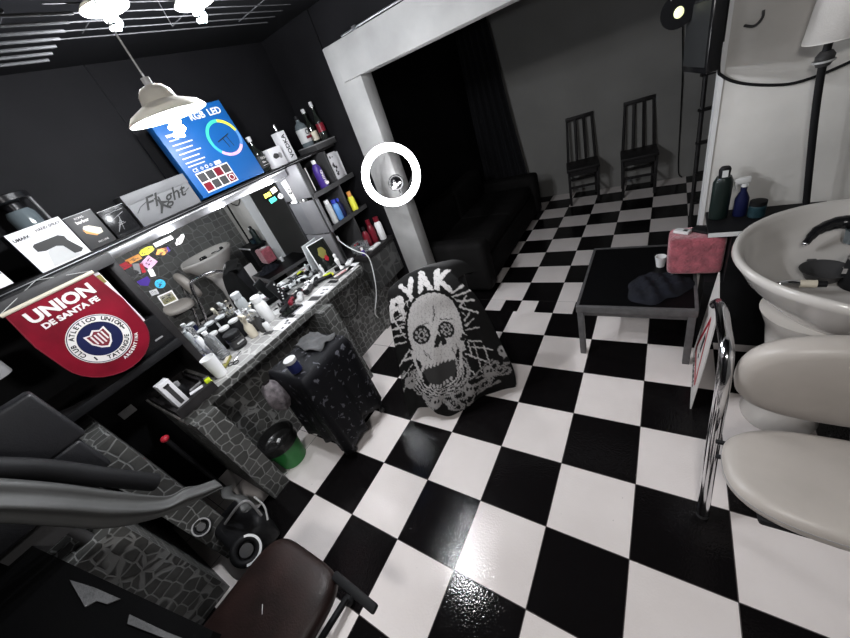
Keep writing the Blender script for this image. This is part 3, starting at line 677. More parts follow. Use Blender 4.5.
# clippers in a row
def clipper(loc, rz, bm_, bl, label, L_=.15, ry=0):
    t = thing('hair_clipper', loc, label, 'hair clipper', None, rz, 0, ry)
    MB().lathe([(.016, 0), (.02, .01), (.018, .06), (.022, .11), (.019, .13)], n=16, M=Matrix.Translation((0, -L_/2, .02)) @ Matrix.Rotation(-PI/2, 4, 'X'), sx=1.1, sy=.8).build('body', bm_, t)
    MB().box((0, L_/2-.012, .02), (.036, .018, .012)).build('blade', bl, t, bev=.001)
    MB().box((0, -.0, .037), (.01, .022, .004)).build('switch', bl, t)
    return t
for i, (x, y, rz, m1, m2, lb) in enumerate((
    (-1.57, -1.165, .5, M_BLACK, M_CHROME, 'black hair clipper nearest the talcum bottle'),
    (-1.60, -1.075, .7, M_DRED, M_CHROME, 'dark red hair clipper in the middle of the counter'),
    (-1.63, -.99, .4, M_BLACK, M_WHITE, 'black hair clipper with white blade'),
    (-1.55, -1.03, .9, M_LGREY, M_CHROME, 'pale grey hair clipper beside the dark red one'),
    (-1.60, -.905, .6, M_WHITE, M_BLACK, 'white hair clipper with black blade'),
    (-1.54, -.93, .5, M_DGREY, M_CHROME, 'dark grey hair clipper in front of the white clipper'),
    (-1.58, -.82, .7, M_BLACK, M_CHROME, 'black hair clipper under the yellow green trimmer'),
    (-1.64, -.77, .3, M_WHITE, M_LGREY, 'white trimmer lying near the mirror'))):
    clipper((x, y, CZ), rz, m1, m2, lb)
t = clipper((-1.52, -.765, CZ), -.6, M_BLACK, M_YELL, 'black trimmer with yellow green head near the picture'); MB().box((0, .03, .036), (.03, .05, .006)).build('yellow_grip', M_LIME, t, bev=.002)
# dark stand with grey studs (clipper dock)
t = thing('clipper_dock', (-1.64, -1.10, CZ), 'tall black dock with studded arm for clippers near the mirror', 'dock')
MB().box((0, 0, .02), (.07, .12, .04)).build('base', M_BLACK, t, bev=.005); MB().box((-.01, .02, .12), (.02, .07, .17), M=Matrix.Rotation(.25, 4, 'X')).build('back_arm', M_BLACK, t, bev=.003)
mb = MB()
for k in range(7): mb.sph((.004, -.01+.008*(k % 3), .05+k*.021), .007, 8)
mb.build('studs', M_LGREY, t)
# tray
t = thing('metal_tray', (-1.47, -1.20, CZ), 'small black and silver tray at the counter front', 'tray', rz=-.08)
MB().box((0, 0, .004), (.10, .16, .006)).build('base', M_DGREY, t); MB().tube([(-.05, -.08, .01), (.05, -.08, .01), (.05, .08, .01), (-.05, .08, .01)], .004, 6, closed=True).build('rim', M_CHROME, t)
t = thing('phone', (-1.47, -1.20, CZ+.0085), 'black phone lying in the small metal tray', 'phone', rz=-.08)
MB().box((0, 0, .004), (.065, .13, .008)).build('body', M_GLOSSB, t, bev=.002); MB().box((0, 0, .0085), (.058, .12, .001)).build('screen', M_GLASS_D, t)
# papers and cards on the front edge
def card(x, y, w, l, m, label, rz=0, name='paper_sheet', cat='paper', marks=None):
    t = thing(name, (x, y, CZ), label, cat, rz=rz)
    MB().box((0, 0, .0015), (w, l, .002)).build('sheet', m, t)
    if marks:
        mb = MB()
        for k in range(marks): mb.box((random.uniform(-w*.3, w*.3), random.uniform(-l*.4, l*.4), .0028), (w*.2, l*.12, .0005))
        mb.build('print', M_DGREY, t)
    return t
card(-1.40, -1.14, .12, .15, M_PAPER, 'white sheet on the counter front beside the metal tray', -.05)
card(-1.39, -1.03, .10, .05, M_DGREY, 'dark strip lying between two white sheets on the counter', .1, 'black_strap', 'strap')
card(-1.40, -.93, .13, .12, M_PAPER, 'white sheet on the counter front beyond the dark strip', .08, marks=4)
card(-1.405, -.80, .10, .035, M_BLACK, 'narrow black strap near the red lettered card', .0, 'black_strap', 'strap')
card(-1.39, -1.33, .12, .13, M_PAPER, 'white sheet nearest the spray bottles', .03, marks=5)
card(-1.45, -1.43, .07, .035, M_DGREY, 'short dark strip before the short white bottle', .3, 'black_strap', 'strap')
card(-1.42, -1.235-.01, .07, .03, M_BLACK, 'small black strip at the edge of the metal tray', .1, 'black_strap', 'strap')
t = card(-1.43, -.665, .12, .2, M_DGREY, 'dark placemat card with a red and white emblem near the picture', -.1, 'emblem_card', 'card')
MB().prism([(-.03, -.07), (.0, -.08), (.03, .04), (.01, .08), (-.02, .02)], .0006, Matrix.Translation((0, 0, .003))).build('white_emblem', M_WPRINT, t)
MB().prism([(-.018, -.05), (-.012, -.05), (.014, .04), (.006, .045)], .0006, Matrix.Translation((0, 0, .0038))).build('red_stripe', M_RED, t)
MB().prism([(.008, -.05), (.013, -.05), (.028, .03), (.02, .035)], .0006, Matrix.Translation((0, 0, .0038))).build('red_stripe', M_RED, t)
t = thing('scissors', (-1.45, -1.70, CZ), 'open black handled scissors lying before the water bottle', 'scissors', rz=.6)
MB().box((0, .04, .004), (.008, .09, .003), rz=.12).box((0, .04, .007), (.008, .09, .003), rz=-.12).build('blades', M_CHROME, t)
MB().tube([(.018*math.cos(a)-.015, .018*math.sin(a)-.03, .005) for a in [k*PI/6 for k in range(12)]], .003, 6, closed=True).tube([(.018*math.cos(a)+.02, .018*math.sin(a)-.03, .005) for a in [k*PI/6 for k in range(12)]], .003, 6, closed=True).build('handles', M_BLACK, t)
t = thing('green_comb', (-1.50, -1.73, CZ), 'flat olive green brush between the white cup and the scissors', 'brush', rz=.7)
MB().box((0, 0, .009), (.03, .12, .016)).build('body', M_OLIVE, t, bev=.004); MB().box((0, .01, .02), (.02, .07, .005)).build('bristles', M_CREAM, t)
random.seed(21)
g0 = thing('clipper_guard', (-1.62, -1.22, CZ), 'small plastic clipper guard scattered among the hair clippers', 'clipper guard', 'clipper guards among the clippers', rz=.3)
mbt = MB().box((0, 0, .012), (.022, .044, .022))
for k in range(9): mbt.box((.0, -.02+k*.005, .027), (.02, .002, .010))
mbt.build('guard_comb', M_BLACK, g0)
for k in range(15):
    c_ = copy_tree(g0, (random.uniform(-1.69, -1.50), -1.27+.045*k+random.uniform(-.01, .01), CZ+(.0 if k % 3 else .024)), random.uniform(0, 3))
    if k % 2:
        for q in [o_ for o_ in COL.objects if o_.parent is c_]: q.data = q.data.copy(); q.data.materials.clear(); q.data.materials.append((M_WHITE, M_GREY, M_LGREY, M_DRED, M_CHROME)[k//2 % 5])
# framed picture + figurine + charger
t = thing('picture_frame', (-1.62, -.60, CZ), 'white edged dark picture of a figure standing at the mirror end', 'picture', rz=R(-14), ry=R(-8))
MB().box((0, 0, .13), (.012, .18, .26)).build('frame', M_WHITE, t, bev=.002)
MB().box((.0065, 0, .13), (.002, .168, .248)).build('picture', M_GLASS_D, t)
MB().prism(blob(.07, .10), .001, face(FX, (.0078, .0, .155))).build('painted_figure', M_OLIVE, t); MB().prism(blob(.035, .05), .001, face(FX, (.0082, .01, .10))).build('painted_red', M_RED, t)
t = thing('white_figurine', (-1.50, -.60, CZ), 'small white figurine in front of the picture', 'figurine')
MB().lathe([(.028, 0), (.03, .006), (.022, .015), (.012, .03), (.017, .07), (.02, .085), (.01, .10), (.008, .105), (.014, .118), (.012, .132), (.002, .14)], n=20).build('body', M_WHITE, t)
t = thing('white_figurine', (-1.60, -.70, CZ), 'slim white figurine left of the picture', 'figurine')
MB().lathe([(.02, 0), (.02, .006), (.008, .02), (.012, .06), (.006, .08), (.009, .095), (.002, .105)], n=18).build('body', M_WHITE, t)
t = thing('white_charger', (-1.47, -.51, CZ), 'white clipper charger lying by the counter end', 'charger', rz=.4)
MB().box((0, 0, .012), (.05, .10, .022)).build('body', M_WHITE, t, bev=.005); MB().cyl((0, .02, .023), (0, .02, .028), .012).build('dial', M_GREY, t)
card(-1.385, -.575, .07, .12, M_PAPER, 'white note at the far front corner of the counter', .15)
t = thing('power_adapter', (-1.56, -.47, .985), 'white power adapter plugged beside the tower panel', 'adapter')
MB().box((0, 0, .02), (.05, .055, .045)).build('body', M_WHITE, t, bev=.006)
cab = spl([(-1.55, -.455, 1.0), (-1.47, -.46, .93), (-1.40, -.44, .865), (-1.34, -.42, .82), (-1.325, -.43, .72), (-1.335, -.50, .5), (-1.40, -.56, .32), (-1.47, -.5, .2)], 8)
tag(MB().tube(cab, .0045, 6).build('white_cable', M_WHITE), 'white cable running from the adapter down past the counter end', 'cable')
tag(MB().tube(spl([(-1.50, -1.0, .72), (-1.505, -.9, .55), (-1.505, -.78, .42), (-1.505, -.66, .40), (-1.50, -.55, .55), (-1.5, -.45, .7)], 8), .003, 5).build('black_cable', M_BLACK), 'black cable looping on the stone wall under the counter', 'cable')

# clutter seen along the far top edge of the mirror shelf: socket
t = thing('wall_socket', (-1.80, -2.22, .83), 'white wall socket plate beside the near shelf unit', 'socket')
MB().box((0, 0, 0), (.01, .075, .05)).build('plate', M_LGREY, t, bev=.003)

# ================================================================== LAMPS
def pendant(loc, ceil, label, s=1., cord=True):
    t = thing('pendant_lamp', loc, label, 'lamp', 'white enamel pendant lamps')
    MB().lathe([(.128*s, 0), (.13*s, .002), (.112*s, .022*s), (.058*s, .045*s), (.052*s, .07*s), (.036*s, .088*s), (.012*s, .095*s), (.010*s, .092*s), (.032*s, .083*s), (.048*s, .065*s), (.054*s, .04*s), (.108*s, .018*s)], n=40).build('lamp_shade', M_SHADE, t)
    MB().cyl((0, 0, .085*s), (0, 0, .115*s), .012).build('socket', M_WHITE, t)
    MB().cyl((0, 0, .11*s), (0, 0, ceil-loc[2]), .0028 if cord else .01, n=8).build('cord', M_WHITE, t)
    mb = MB(); mb.tube([(.016*math.cos(a), .016*math.sin(a), .03-.085*a/(8*PI)) for a in [k*PI/5 for k in range(41)]], .007, 8)
    mb.build('bulb', M_BULB, t)
    l = bpy.data.lights.new('bulb_light', 'POINT'); l.energy = LAMP_W; l.shadow_soft_size = .03; l.color = (.93, .96, 1)
    lo = bpy.data.objects.new('bulb_light', l); COL.objects.link(lo); lo.parent = t; lo.location = (0, 0, -.075)
    return t
LAMP_W = 20
pendant((-.60, -1.622, 1.942), 2.42, 'white enamel pendant lamp hanging lowest on a long cord', .90)
pendant((-.80, -1.50, 2.275), 2.42, 'white enamel lamp close under the ceiling, left of the two high ones', .56)
pendant((-.80, -1.185, 2.28), 2.42, 'white enamel lamp close under the ceiling, right of the two high ones', .56)
M_BARS = mat('dull_grey_metal', (.035, .035, .037), .6, .2, spec=.2)
# ceiling rack of bars
def rack(loc, L_, W_, nb, nc, r, label, rz=0):
    t = thing('ceiling_rack', loc, label, 'rack', 'metal bar racks under the ceiling', rz=rz)
    for k in range(nb):
        x = -W_/2+W_*k/(nb-1); MB().cyl((x, -L_/2, 0), (x, L_/2, 0), r, n=8).build('bar', M_BARS, t)
    for k in range(nc):
        y = -L_/2+L_*(k+.5)/nc; MB().cyl((-W_/2, y, .012), (W_/2, y, .012), r, n=8).build('cross_bar', M_BARS, t)
    for x in (-W_/2, W_/2): MB().cyl((x, 0, .012), (x, 0, 2.42-loc[2]), r*.8, n=6).build('hanger', M_ALU, t)
    return t
rack((-.93, -1.93, 2.25), .62, .36, 7, 2, .0045, 'thick barred metal rack under the ceiling at the left edge', .0)
rack((-.93, -1.12, 2.30), 1.05, .34, 6, 3, .0022, 'thin barred metal rack under the ceiling behind the lamps', .0)

# ring light
C0 = Vector((.687, -2.298, 1.76)); rc = Vector((-1.0, -.17, 1.33)); dr = (C0-rc).normalized()
t = thing('ring_light', rc, 'large glowing white ring light clamped to the pillar', 'light')
q = dr.to_track_quat('Z', 'X'); t.rotation_mode = 'QUATERNION'; t.rotation_quaternion = q
mb = MB(); n = 64; mb.tube([(.192*math.cos(2*PI*k/n), .192*math.sin(2*PI*k/n), 0) for k in range(n)], .028, 14, closed=True); mb.build('diffuser', M_RING, t, smooth=180)
mb = MB(); ringmb(mb, .165, .220, .012, Matrix.Translation((0, 0, -.036)), 64); mb.build('back_housing', M_WHITE, t)
Ri = q.to_matrix().to_4x4().inverted()
def loc2(p): return Ri @ (Vector(p)-rc)
MB().tube([loc2((-1.0, -.10, 1.12)), loc2((-1.06, -.03, 1.12)), loc2((-1.12, -.006, 1.12))], .010, 8).cyl((0, -.195, -.05), loc2((-1.0, -.10, 1.12)), .01).build('clamp_arm', M_BLACK, t)
hp = loc2(rc+Vector((.02, .0, -.055)))
MB().cyl(tuple(hp), tuple(loc2(rc+Vector((.02, .02, -.20)))), .008).sph(tuple(hp), .058, 24, (1.0, 1.0, .8)).build('phone_holder', M_GLOSSB, t)
mb = MB(); rgt = Vector((.78, .62, 0)); upv = Vector((0, 0, 1)); fw = dr*.05
for k, (x, y, s_) in enumerate(((-.03, -.015, .010), (-.012, .004, .012), (.006, -.006, .009), (.026, .0, .008), (-.012, -.018, .008))): mb.sph(tuple(loc2(rc+Vector((.02, .0, -.065))+rgt*x+upv*y+fw)), s_, 8)
mb.build('buttons', M_WHITE, t)

# ================================================================== TROLLEY WITH CAPE
t = thing('salon_trolley', (-1.05, -1.48, 0), 'black salon trolley under the counter edge beneath a flecked cape', 'trolley')
for sx in (-1, 1):
    for sy in (-1, 1): MB().box((sx*.135, sy*.165, .36), (.02, .02, .66)).build('leg', M_BLACK, t, bev=.002); MB().sph((sx*.135, sy*.165, .02), .02, 12).build('caster', M_DGREY, t)
for z in (.12, .40, .69): MB().box((0, 0, z), (.27, .34, .03)).build('tier', M_BLACK, t, bev=.004)
# cape over it
def drape_box(x0, x1, y0, y1, ztop, zb, name, m, wav=.012, n=22, slump=.02):
    """cloth thrown over a box: top sheet + four falling sides with folds; zb = hem height (function of angle)"""
    loops = []
    per = []
    nx, ny = n, n
    for i in range(nx): per.append((x0+(x1-x0)*i/nx, y0, 0, -1))
    for i in range(ny): per.append((x1, y0+(y1-y0)*i/ny, 1, 0))
    for i in range(nx): per.append((x1-(x1-x0)*i/nx, y1, 0, 1))
    for i in range(ny): per.append((x0, y1-(y1-y0)*i/ny, -1, 0))
    P = []
    cx, cy_ = (x0+x1)/2, (y0+y1)/2
    for s_ in (.0, .3, .6, .85, .96): P.append([(cx+(px-cx)*s_, cy_+(py-cy_)*s_, ztop+.004*math.sin(9*px+7*py)) for px, py, _, _ in per])
    for k in range(1, 15):
        f = k/14; row = []
        for i, (px, py, nx_, ny_) in enumerate(per):
            a = 2*PI*i/len(per); h = zb(px, py); z = ztop-.01-(ztop-.01-h)*f
            w = wav*f*(math.sin(a*9+1.3)+.6*math.sin(a*17+f*2))+slump*f*.6+.006
            row.append((px+nx_*w, py+ny_*w, z))
        P.append(row)
    return MB().grid(P, closeu=True).build(name, m, None, smooth=180, solid=.003)
o = drape_box(-1.22, -.885, -1.675, -1.285, .715, lambda x, y: (.06 if (x > -1.0 and y < -1.5) else .16)+.04*math.sin(14*y+9*x), 'flecked_cape', M_SPECK)
tag(o, 'black barber cape with white flecks thrown over the trolley', 'cape')
t = thing('spray_bottle', (-.985, -1.615, .722), 'dark blue bottle with grey mesh top standing on the flecked cape', 'bottle')
MB().lathe([(.03, 0), (.034, .004), (.034, .06), (.03, .068)], n=22).build('body', M_NAVY, t); MB().lathe([(.034, .069), (.036, .075), (.036, .09), (.028, .092)], n=22).build('mesh_top', M_LGREY, t)
P = [[(-1.20+.25*i/10+.012*math.sin(j*.9), -1.46+.15*j/10+.010*math.sin(i*.8), .726+.012*math.sin(i*1.1)*math.cos(j*.9)+.008) for j in range(11)] for i in range(11)]
tag(MB().grid(P).build('grey_towel', M_TOWEL, smooth=180, solid=.006), 'crumpled grey towel on top of the flecked cape', 'towel')
mb = MB()
P = []
for i in range(11):
    f = i/10; row = []
    for k in range(24):
        a = 2*PI*k/24; r = .012+.075*math.sin(PI*min(1, f*.95+.05))**.7*(1+.12*math.sin(5*a+f*4)); row.append((-1.17+r*.7*math.cos(a), -1.73+r*math.sin(a)*.75, .70-.24*f))
    P.append(row)
tag(mb.grid(P, closeu=True).build('white_plastic_bag', mat('thin_white_plastic', (.17, .15, .16), .35, var=.6, vscale=30)), 'white and grey plastic bag hanging beside the trolley', 'bag')

# green bin
t = thing('waste_bin', (-1.36, -1.845, 0), 'green plastic waste bin with black liner by the stone pier', 'bin')
MB().lathe([(.085, 0), (.09, .004), (.118, .235), (.124, .24), (.124, .25), (.114, .25), (.086, .01), (1e-6, .01)], n=36).build('bucket', M_GREEN, t)
MB().lathe([(.1265, .19), (.1275, .252), (.113, .256), (.10, .20), (.06, .17), (1e-6, .165)], n=36).build('liner', M_BAG, t)
mb = MB()
for k in range(14):
    a = random.random()*6.3; r = random.uniform(0, .07); mb.box((r*math.cos(a), r*math.sin(a), .185+random.uniform(0, .02)), (.02, .012, .01), rz=a)
mb.build('rubbish', M_DGREY, t); MB().box((.0, .0, .205), (.016, .03, .012), rz=.5).build('white_scrap', M_WHITE, t)

# ================================================================== SKULL CAPE CHAIR
t = thing('salon_chair', (-.43, -.83, 0), 'low backed chair hidden under the skull cape, dark foot showing', 'chair', rz=R(38))
MB().box((0, .06, .44), (.40, .40, .07)).build('seat', M_LEATH_B, t, bev=.015)
MB().box((0, -.09, .70), (.34, .04, .38)).build('backrest', M_LEATH_B, t, bev=.02)
for x in (-.17, .17):
    for y in (-.12, .24): MB().cyl((x, y, 0), (x*.95, y*.95, .41), .014).build('leg', M_BLACK, t)
rows = [[(-.52, -.93, .90), (-.44, -.87, .93), (-.32, -.80, .94), (-.22, -.80, .93), (-.15, -.83, .88)],
[(-.57, -1.07, .93), (-.49, -1.0, .965), (-.37, -.935, .975), (-.26, -.925, .96), (-.19, -.95, .91)],
[(-.58, -1.12, .86), (-.46, -1.07, .88), (-.33, -1.02, .88), (-.21, -.975, .87), (-.12, -.955, .82)],
[(-.60, -1.16, .72), (-.465, -1.115, .74), (-.33, -1.045, .74), (-.20, -.98, .74), (-.08, -.95, .68)],
[(-.62, -1.19, .56), (-.475, -1.15, .58), (-.33, -1.09, .59), (-.19, -1.0, .58), (-.06, -.93, .50)],
[(-.63, -1.23, .40), (-.48, -1.19, .42), (-.34, -1.13, .43), (-.18, -1.02, .42), (-.03, -.93, .34)],
[(-.65, -1.27, .22), (-.49, -1.23, .25), (-.34, -1.165, .26), (-.17, -1.05, .25), (-.03, -.90, .18)],
[(-.65, -1.32, .05), (-.50, -1.27, .135), (-.39, -1.25, .04), (-.22, -1.08, .07), (-.04, -.90, .05)]]
# design coordinates of the print, centimetre-like cloth units, one per control point
des = [[(390, 280), (406, 266), (428, 258), (445, 259), (458, 270)],
[(390, 288), (406, 276), (428, 268), (445, 269), (458, 279)], [(389, 303), (408, 296), (432, 290), (455, 287), (473, 294)],
[(392, 325), (412, 320), (437, 313), (463, 306), (486, 314)], [(396, 348), (417, 344), (441, 338), (470, 330), (498, 336)],
[(400, 371), (421, 368), (445, 362), (476, 354), (507, 358)], [(404, 394), (425, 391), (450, 386), (482, 377), (513, 372)],
[(408, 415), (427, 406), (446, 417), (480, 397), (515, 384)]]
def cmr(t, P):
    n = P.shape[0]; i = min(int(t), n-2); f = t-i
    g = lambda k: P[min(max(k, 0), n-1)]
    a, b, c, d = g(i-1), g(i), g(i+1), g(i+2)
    return .5*((2*b)+(c-a)*f+(2*a-5*b+4*c-d)*f*f+(3*b-a-3*c+d)*f**3)
A = np.concatenate([np.array(rows), np.array(des, float)], axis=2)   # 8,5,5
away = np.array([-.62, .78, 0])
NU, NV = 190, 230
G = np.zeros((NV, NU, 5))
rowsI = np.array([[cmr(u*4/(NU-1), A[r]) for u in range(NU)] for r in range(8)])
for v in range(NV):
    G[v] = cmr(v*7/(NV-1), rowsI)
W = G[..., :3].copy(); D = G[..., 3:]
uu = np.linspace(0, 1, NU)[None, :]; vv = np.linspace(0, 1, NV)[:, None]
fold = .010*np.sin(uu*19+vv*2)*np.clip(vv-.45, 0, 1)*1.8 + .005*np.sin(uu*41+vv*5)*np.clip(vv-.3, 0, 1)
W[..., 0] -= away[0]*fold; W[..., 1] -= away[1]*fold
X_, Y_ = D[..., 0], D[..., 1]
pr = np.zeros(X_.shape)
def ell(cx, cy, rx, ry, a=0.):
    c, s = math.cos(a), math.sin(a); dx, dy = X_-cx, Y_-cy
    return ((dx*c+dy*s)/rx)**2+((-dx*s+dy*c)/ry)**2
def seg(x0, y0, x1, y1, w):
    dx, dy = x1-x0, y1-y0; tt = np.clip(((X_-x0)*dx+(Y_-y0)*dy)/(dx*dx+dy*dy), 0, 1)
    return np.hypot(X_-x0-tt*dx, Y_-y0-tt*dy) < w
def pgn(pts):
    ins = np.zeros(X_.shape, bool); n = len(pts)
    for i in range(n):
        x0, y0 = pts[i]; x1, y1 = pts[(i+1) % n]
        c = ((y0 > Y_) != (y1 > Y_)) & (X_ < (x1-x0)*(Y_-y0)/((y1-y0) or 1e-9)+x0); ins ^= c
    return ins
rng = np.random.RandomState(3)
# distortion so that no outline runs perfectly clean
X0, Y0 = X_.copy(), Y_.copy()
X_ = X_+.35*np.sin(Y0*1.3+X0*.4)+.2*np.sin(Y0*2.9); Y_ = Y_+.35*np.sin(X0*1.1+Y0*.5)+.2*np.sin(X0*3.1)
nz = np.sin(X_*1.9)*np.sin(Y_*2.3+X_*.7)+.6*np.sin(X_*3.7+Y_*1.1)
LT, MD, DK = .92, .62, .01
# arched band of lettering R Y A K
def arch(x): return 279+.0052*(x-437)**2+(437-x)*.17 if x < 437 else 279+.010*(x-437)**2
ax = np.where(X_ < 437, 279.5+.0062*(X_-437)**2+(437-X_)*.10, 279.5+.012*(X_-437)**2)
def stroke(x0, y0, x1, y1, w): pr[seg(x0, y0, x1, y1, w) & (nz > -1.25)] = LT
for s_ in ((391, 318, 393, 302, 2.6), (393, 302, 400, 299, 2.6), (400, 299, 402, 306, 2.4), (394, 310, 402, 307, 2.2), (398, 308, 403, 313, 2.2),
           (402, 287, 408, 294, 2.4), (413, 280, 409, 294, 2.3), (408, 293, 412, 302, 2.2),
           (420, 292, 423, 274, 2.3), (423, 274, 431, 290, 2.9), (421, 285, 429, 284, 1.6),
           (438, 272, 437, 289, 2.7), (438, 281, 447, 272, 2.2), (439, 280, 450, 289, 2.4)): stroke(*s_)
# web under the lettering
for off, w_ in ((14, .55), (24, .5), (34, .5)):
    pr[(np.abs(Y_-ax-off-.6*np.sin(X_*.5)) < w_) & (X_ > 388) & (X_ < 466)] = MD
for x0 in range(390, 468, 8):
    xb = 432+(x0-432)*.62; yt = (279.5+.0062*(x0-437)**2+(437-x0)*.10 if x0 < 437 else 279.5+.012*(x0-437)**2)+14
    pr[seg(x0, yt, xb, yt+26, .5)] = MD
for (x, y) in ((415, 303), (428, 300), (404, 318)): pr[seg(x-3, y, x+3, y, .8) | seg(x, y-3, x, y+3, .8)] = LT
# shards and rays on both sides
for s_ in ((452, 292, 468, 283, 1.1), (452, 296, 474, 290, .9), (458, 300, 474, 300, .9), (462, 306, 478, 312, .8), (466, 296, 460, 308, .8), (470, 312, 464, 320, .8), (474, 318, 466, 324, .7),
           (460, 338, 482, 341, .7), (462, 344, 492, 350, .7), (460, 350, 486, 362, .7), (456, 356, 476, 374, .7), (474, 342, 482, 372, .5), (484, 346, 490, 366, .5), (466, 328, 480, 326, .6), (468, 340, 472, 356, .5),
           (392, 322, 406, 318, .8), (391, 330, 404, 327, .9), (393, 337, 405, 334, .8), (395, 344, 406, 342, .7), (396, 300, 410, 322, .7), (390, 312, 402, 332, .7), (398, 368, 410, 350, .6), (402, 378, 412, 366, .5)): pr[seg(*s_)] = .78
# long cranium with cheekbones
skp = [(413, 350), (409, 338), (407.5, 322), (410, 308), (416, 299), (425, 293.5), (435, 292), (445, 294), (453, 300), (459, 310), (462, 320), (463, 328), (467, 334), (464, 341), (466, 348), (461, 352), (458, 346), (455, 356), (447, 361), (438, 364), (430, 367), (423, 369), (420, 362), (415, 358)]
pr[pgn([(432+(x-432)*1.09, 332+(y-332)*1.07) for x, y in skp])] = 0
sk = pgn(skp)
tex = (np.sin(X_*2.6+3*np.sin(Y_*1.1))*np.sin(Y_*2.1+2*np.sin(X_*.9)) > .70)
pr[sk] = .80; pr[sk & tex] = .35
pr[seg(433, 306, 434, 316, .6) | seg(434, 316, 432, 322, .5) | seg(420, 326, 428, 323, .6) | seg(440, 319, 452, 318, .6)] = .1
for cx, cy_, rx, ry in ((421.5, 335, 7.2, 8), (446, 329, 7, 7.2)):
    pr[ell(cx, cy_, rx+1.4, ry+1.2) < 1] = DK
    a = np.arctan2(Y_-cy_, X_-cx); e = ell(cx, cy_, rx, ry)
    pr[(e < .75) & (e > .34) & (np.sin(a*7+e*3) > -.2)] = .52; pr[(e < .22) & (e > .08)] = .5
pr[pgn([(435, 338), (437, 334), (440, 336), (443, 334), (447, 343), (443, 346), (440.5, 341), (438.5, 347), (434, 347)])] = DK
pr[pgn([(463, 331), (467, 334), (464, 340), (460, 338)])] = DK
for x, y in ((424, 351), (428, 354), (452, 347), (456, 343)): pr[seg(x, y, x+2.5, y+5, .5)] = .1
# upper teeth, gaping mouth, lower jaw with stretched strands
mo_ = [(420, 366), (430, 368), (444, 361), (455, 357), (457, 366), (455, 377), (450, 385), (443, 389), (435, 388), (427, 381)]
pr[pgn([(439+(x-439)*1.75, 374+(y-374)*1.62+2) for x, y in mo_ if y > 0]) & (Y_ > 366-.25*(X_-420))] = 0
cen = np.sqrt(ell(439, 374, 17.5, 13.8, -.28))
for k_, br in ((1.10, .75), (1.27, .6), (1.44, .62), (1.62, .5), (1.78, .42)):
    pr[(np.abs(cen-k_+.035*np.sin(X_*.8+k_*9)+.02*np.sin(Y_*2)) < .048) & (Y_ > 369-.32*(X_-420)) & (nz > -1.3)] = br
pr[pgn(mo_)] = .05
for k_ in range(9):
    x, y = 423+k_*3.9, 367.5-k_*1.35; pr[ell(x, y, 1.55, 3.0, .2) < 1] = .8
for k_ in range(7):
    x = 430+k_*3.6; y = 386.5-.28*(k_-2.)**2*1.1-(k_ > 3)*(k_-3)*.8; pr[ell(x, y, 1.4, 2.1) < 1] = .62
pr[seg(412, 352, 416, 366, 1.3) | seg(416, 366, 421, 378, 1.3) | seg(461, 352, 461, 366, 1.4) | seg(404, 360, 415, 358, 1.2)] = .75
# scrolls and small skulls along the hem
for k_ in range(13):
    x, y = 452+k_*4.6, 404-k_*3.4+5*math.sin(k_*1.9); a = -.7+.5*math.sin(k_*1.3)
    cr = np.sqrt(ell(x, y, 8, 4, a)); pr[(np.abs(cr-.85) < .22) & (nz > -.6) & (X_ > x-4)] = .40
for cx, cy_ in ((503, 352), (489, 372), (469, 388), (436, 402), (410, 383)):
    pr[ell(cx, cy_, 5.2, 6.2, -.4) < 1] = .45; pr[ell(cx-1.6, cy_-.5, 1.3, 1.7) < 1] = DK; pr[ell(cx+2, cy_-1.2, 1.2, 1.6) < 1] = DK
for s_ in ((424, 396, 432, 408, 2.), (440, 398, 452, 408, 2.2), (452, 396, 462, 404, 1.6), (476, 384, 498, 372, 1.1), (470, 378, 492, 360, .8), (478, 392, 500, 380, 1.), (402, 392, 414, 372, 1.), (398, 384, 404, 372, 1.)): pr[seg(*s_) & (nz > -.9)] = .42
base = .006
colr = np.clip(base+pr*.62, 0, 1)
me = bpy.data.meshes.new('skull_cape')
idx = np.arange(NV*NU).reshape(NV, NU)
# side/back skirt: extend the sheet's left, right edges around the chair
verts = W.reshape(-1, 3)
faces = np.stack([idx[:-1, :-1], idx[1:, :-1], idx[1:, 1:], idx[:-1, 1:]], -1).reshape(-1, 4)
nv0 = len(verts); extra = []; ef = []; 
ring = [W[v, NU-1] for v in range(0, NV, 6)]; ringL = [W[v, 0] for v in range(0, NV, 6)]
cs = 14; K = len(ring)
for j in range(cs+1):
    f = j/cs
    for v in range(K):
        a_, b_ = ring[v], ringL[v]; dep = .07+.24*(v/K)
        mid = a_*(1-f)+b_*f; p = mid+away*dep*math.sin(PI*f)**.6
        if v == 0 or f in (0., 1.): pass
        extra.append((p[0]+.012*math.sin(j*2.2)*v/K, p[1]+.012*math.cos(j*1.9)*v/K, mid[2]-(.03 if 0 < f < 1 and v == 0 else 0)))
for j in range(cs):
    for v in range(K-1):
        a0 = nv0+j*K+v; ef.append((a0, a0+1, a0+K+1, a0+K))
allv = np.vstack([verts, np.array(extra)])
me.from_pydata(allv.tolist(), [], [tuple(f) for f in faces.tolist()]+ef)
ca = me.color_attributes.new('print', 'FLOAT_COLOR', 'POINT')
cc = np.full((len(allv), 4), base); cc[:, 3] = 1
cc[:nv0, 0] = colr.ravel(); cc[:nv0, 1] = colr.ravel()*.96; cc[:nv0, 2] = colr.ravel()*.95
ca.data.foreach_set('color', cc.ravel())
for p in me.polygons: p.use_smooth = True
me.materials.append(M_SKULL)
o = bpy.data.objects.new('skull_cape', me); COL.objects.link(o)
tag(o, 'black barber cape with large screaming skull print draped over a chair', 'cape')

M_TTOP = mat('black_table_laminate', (.003, .003, .0035), .45, spec=.12)
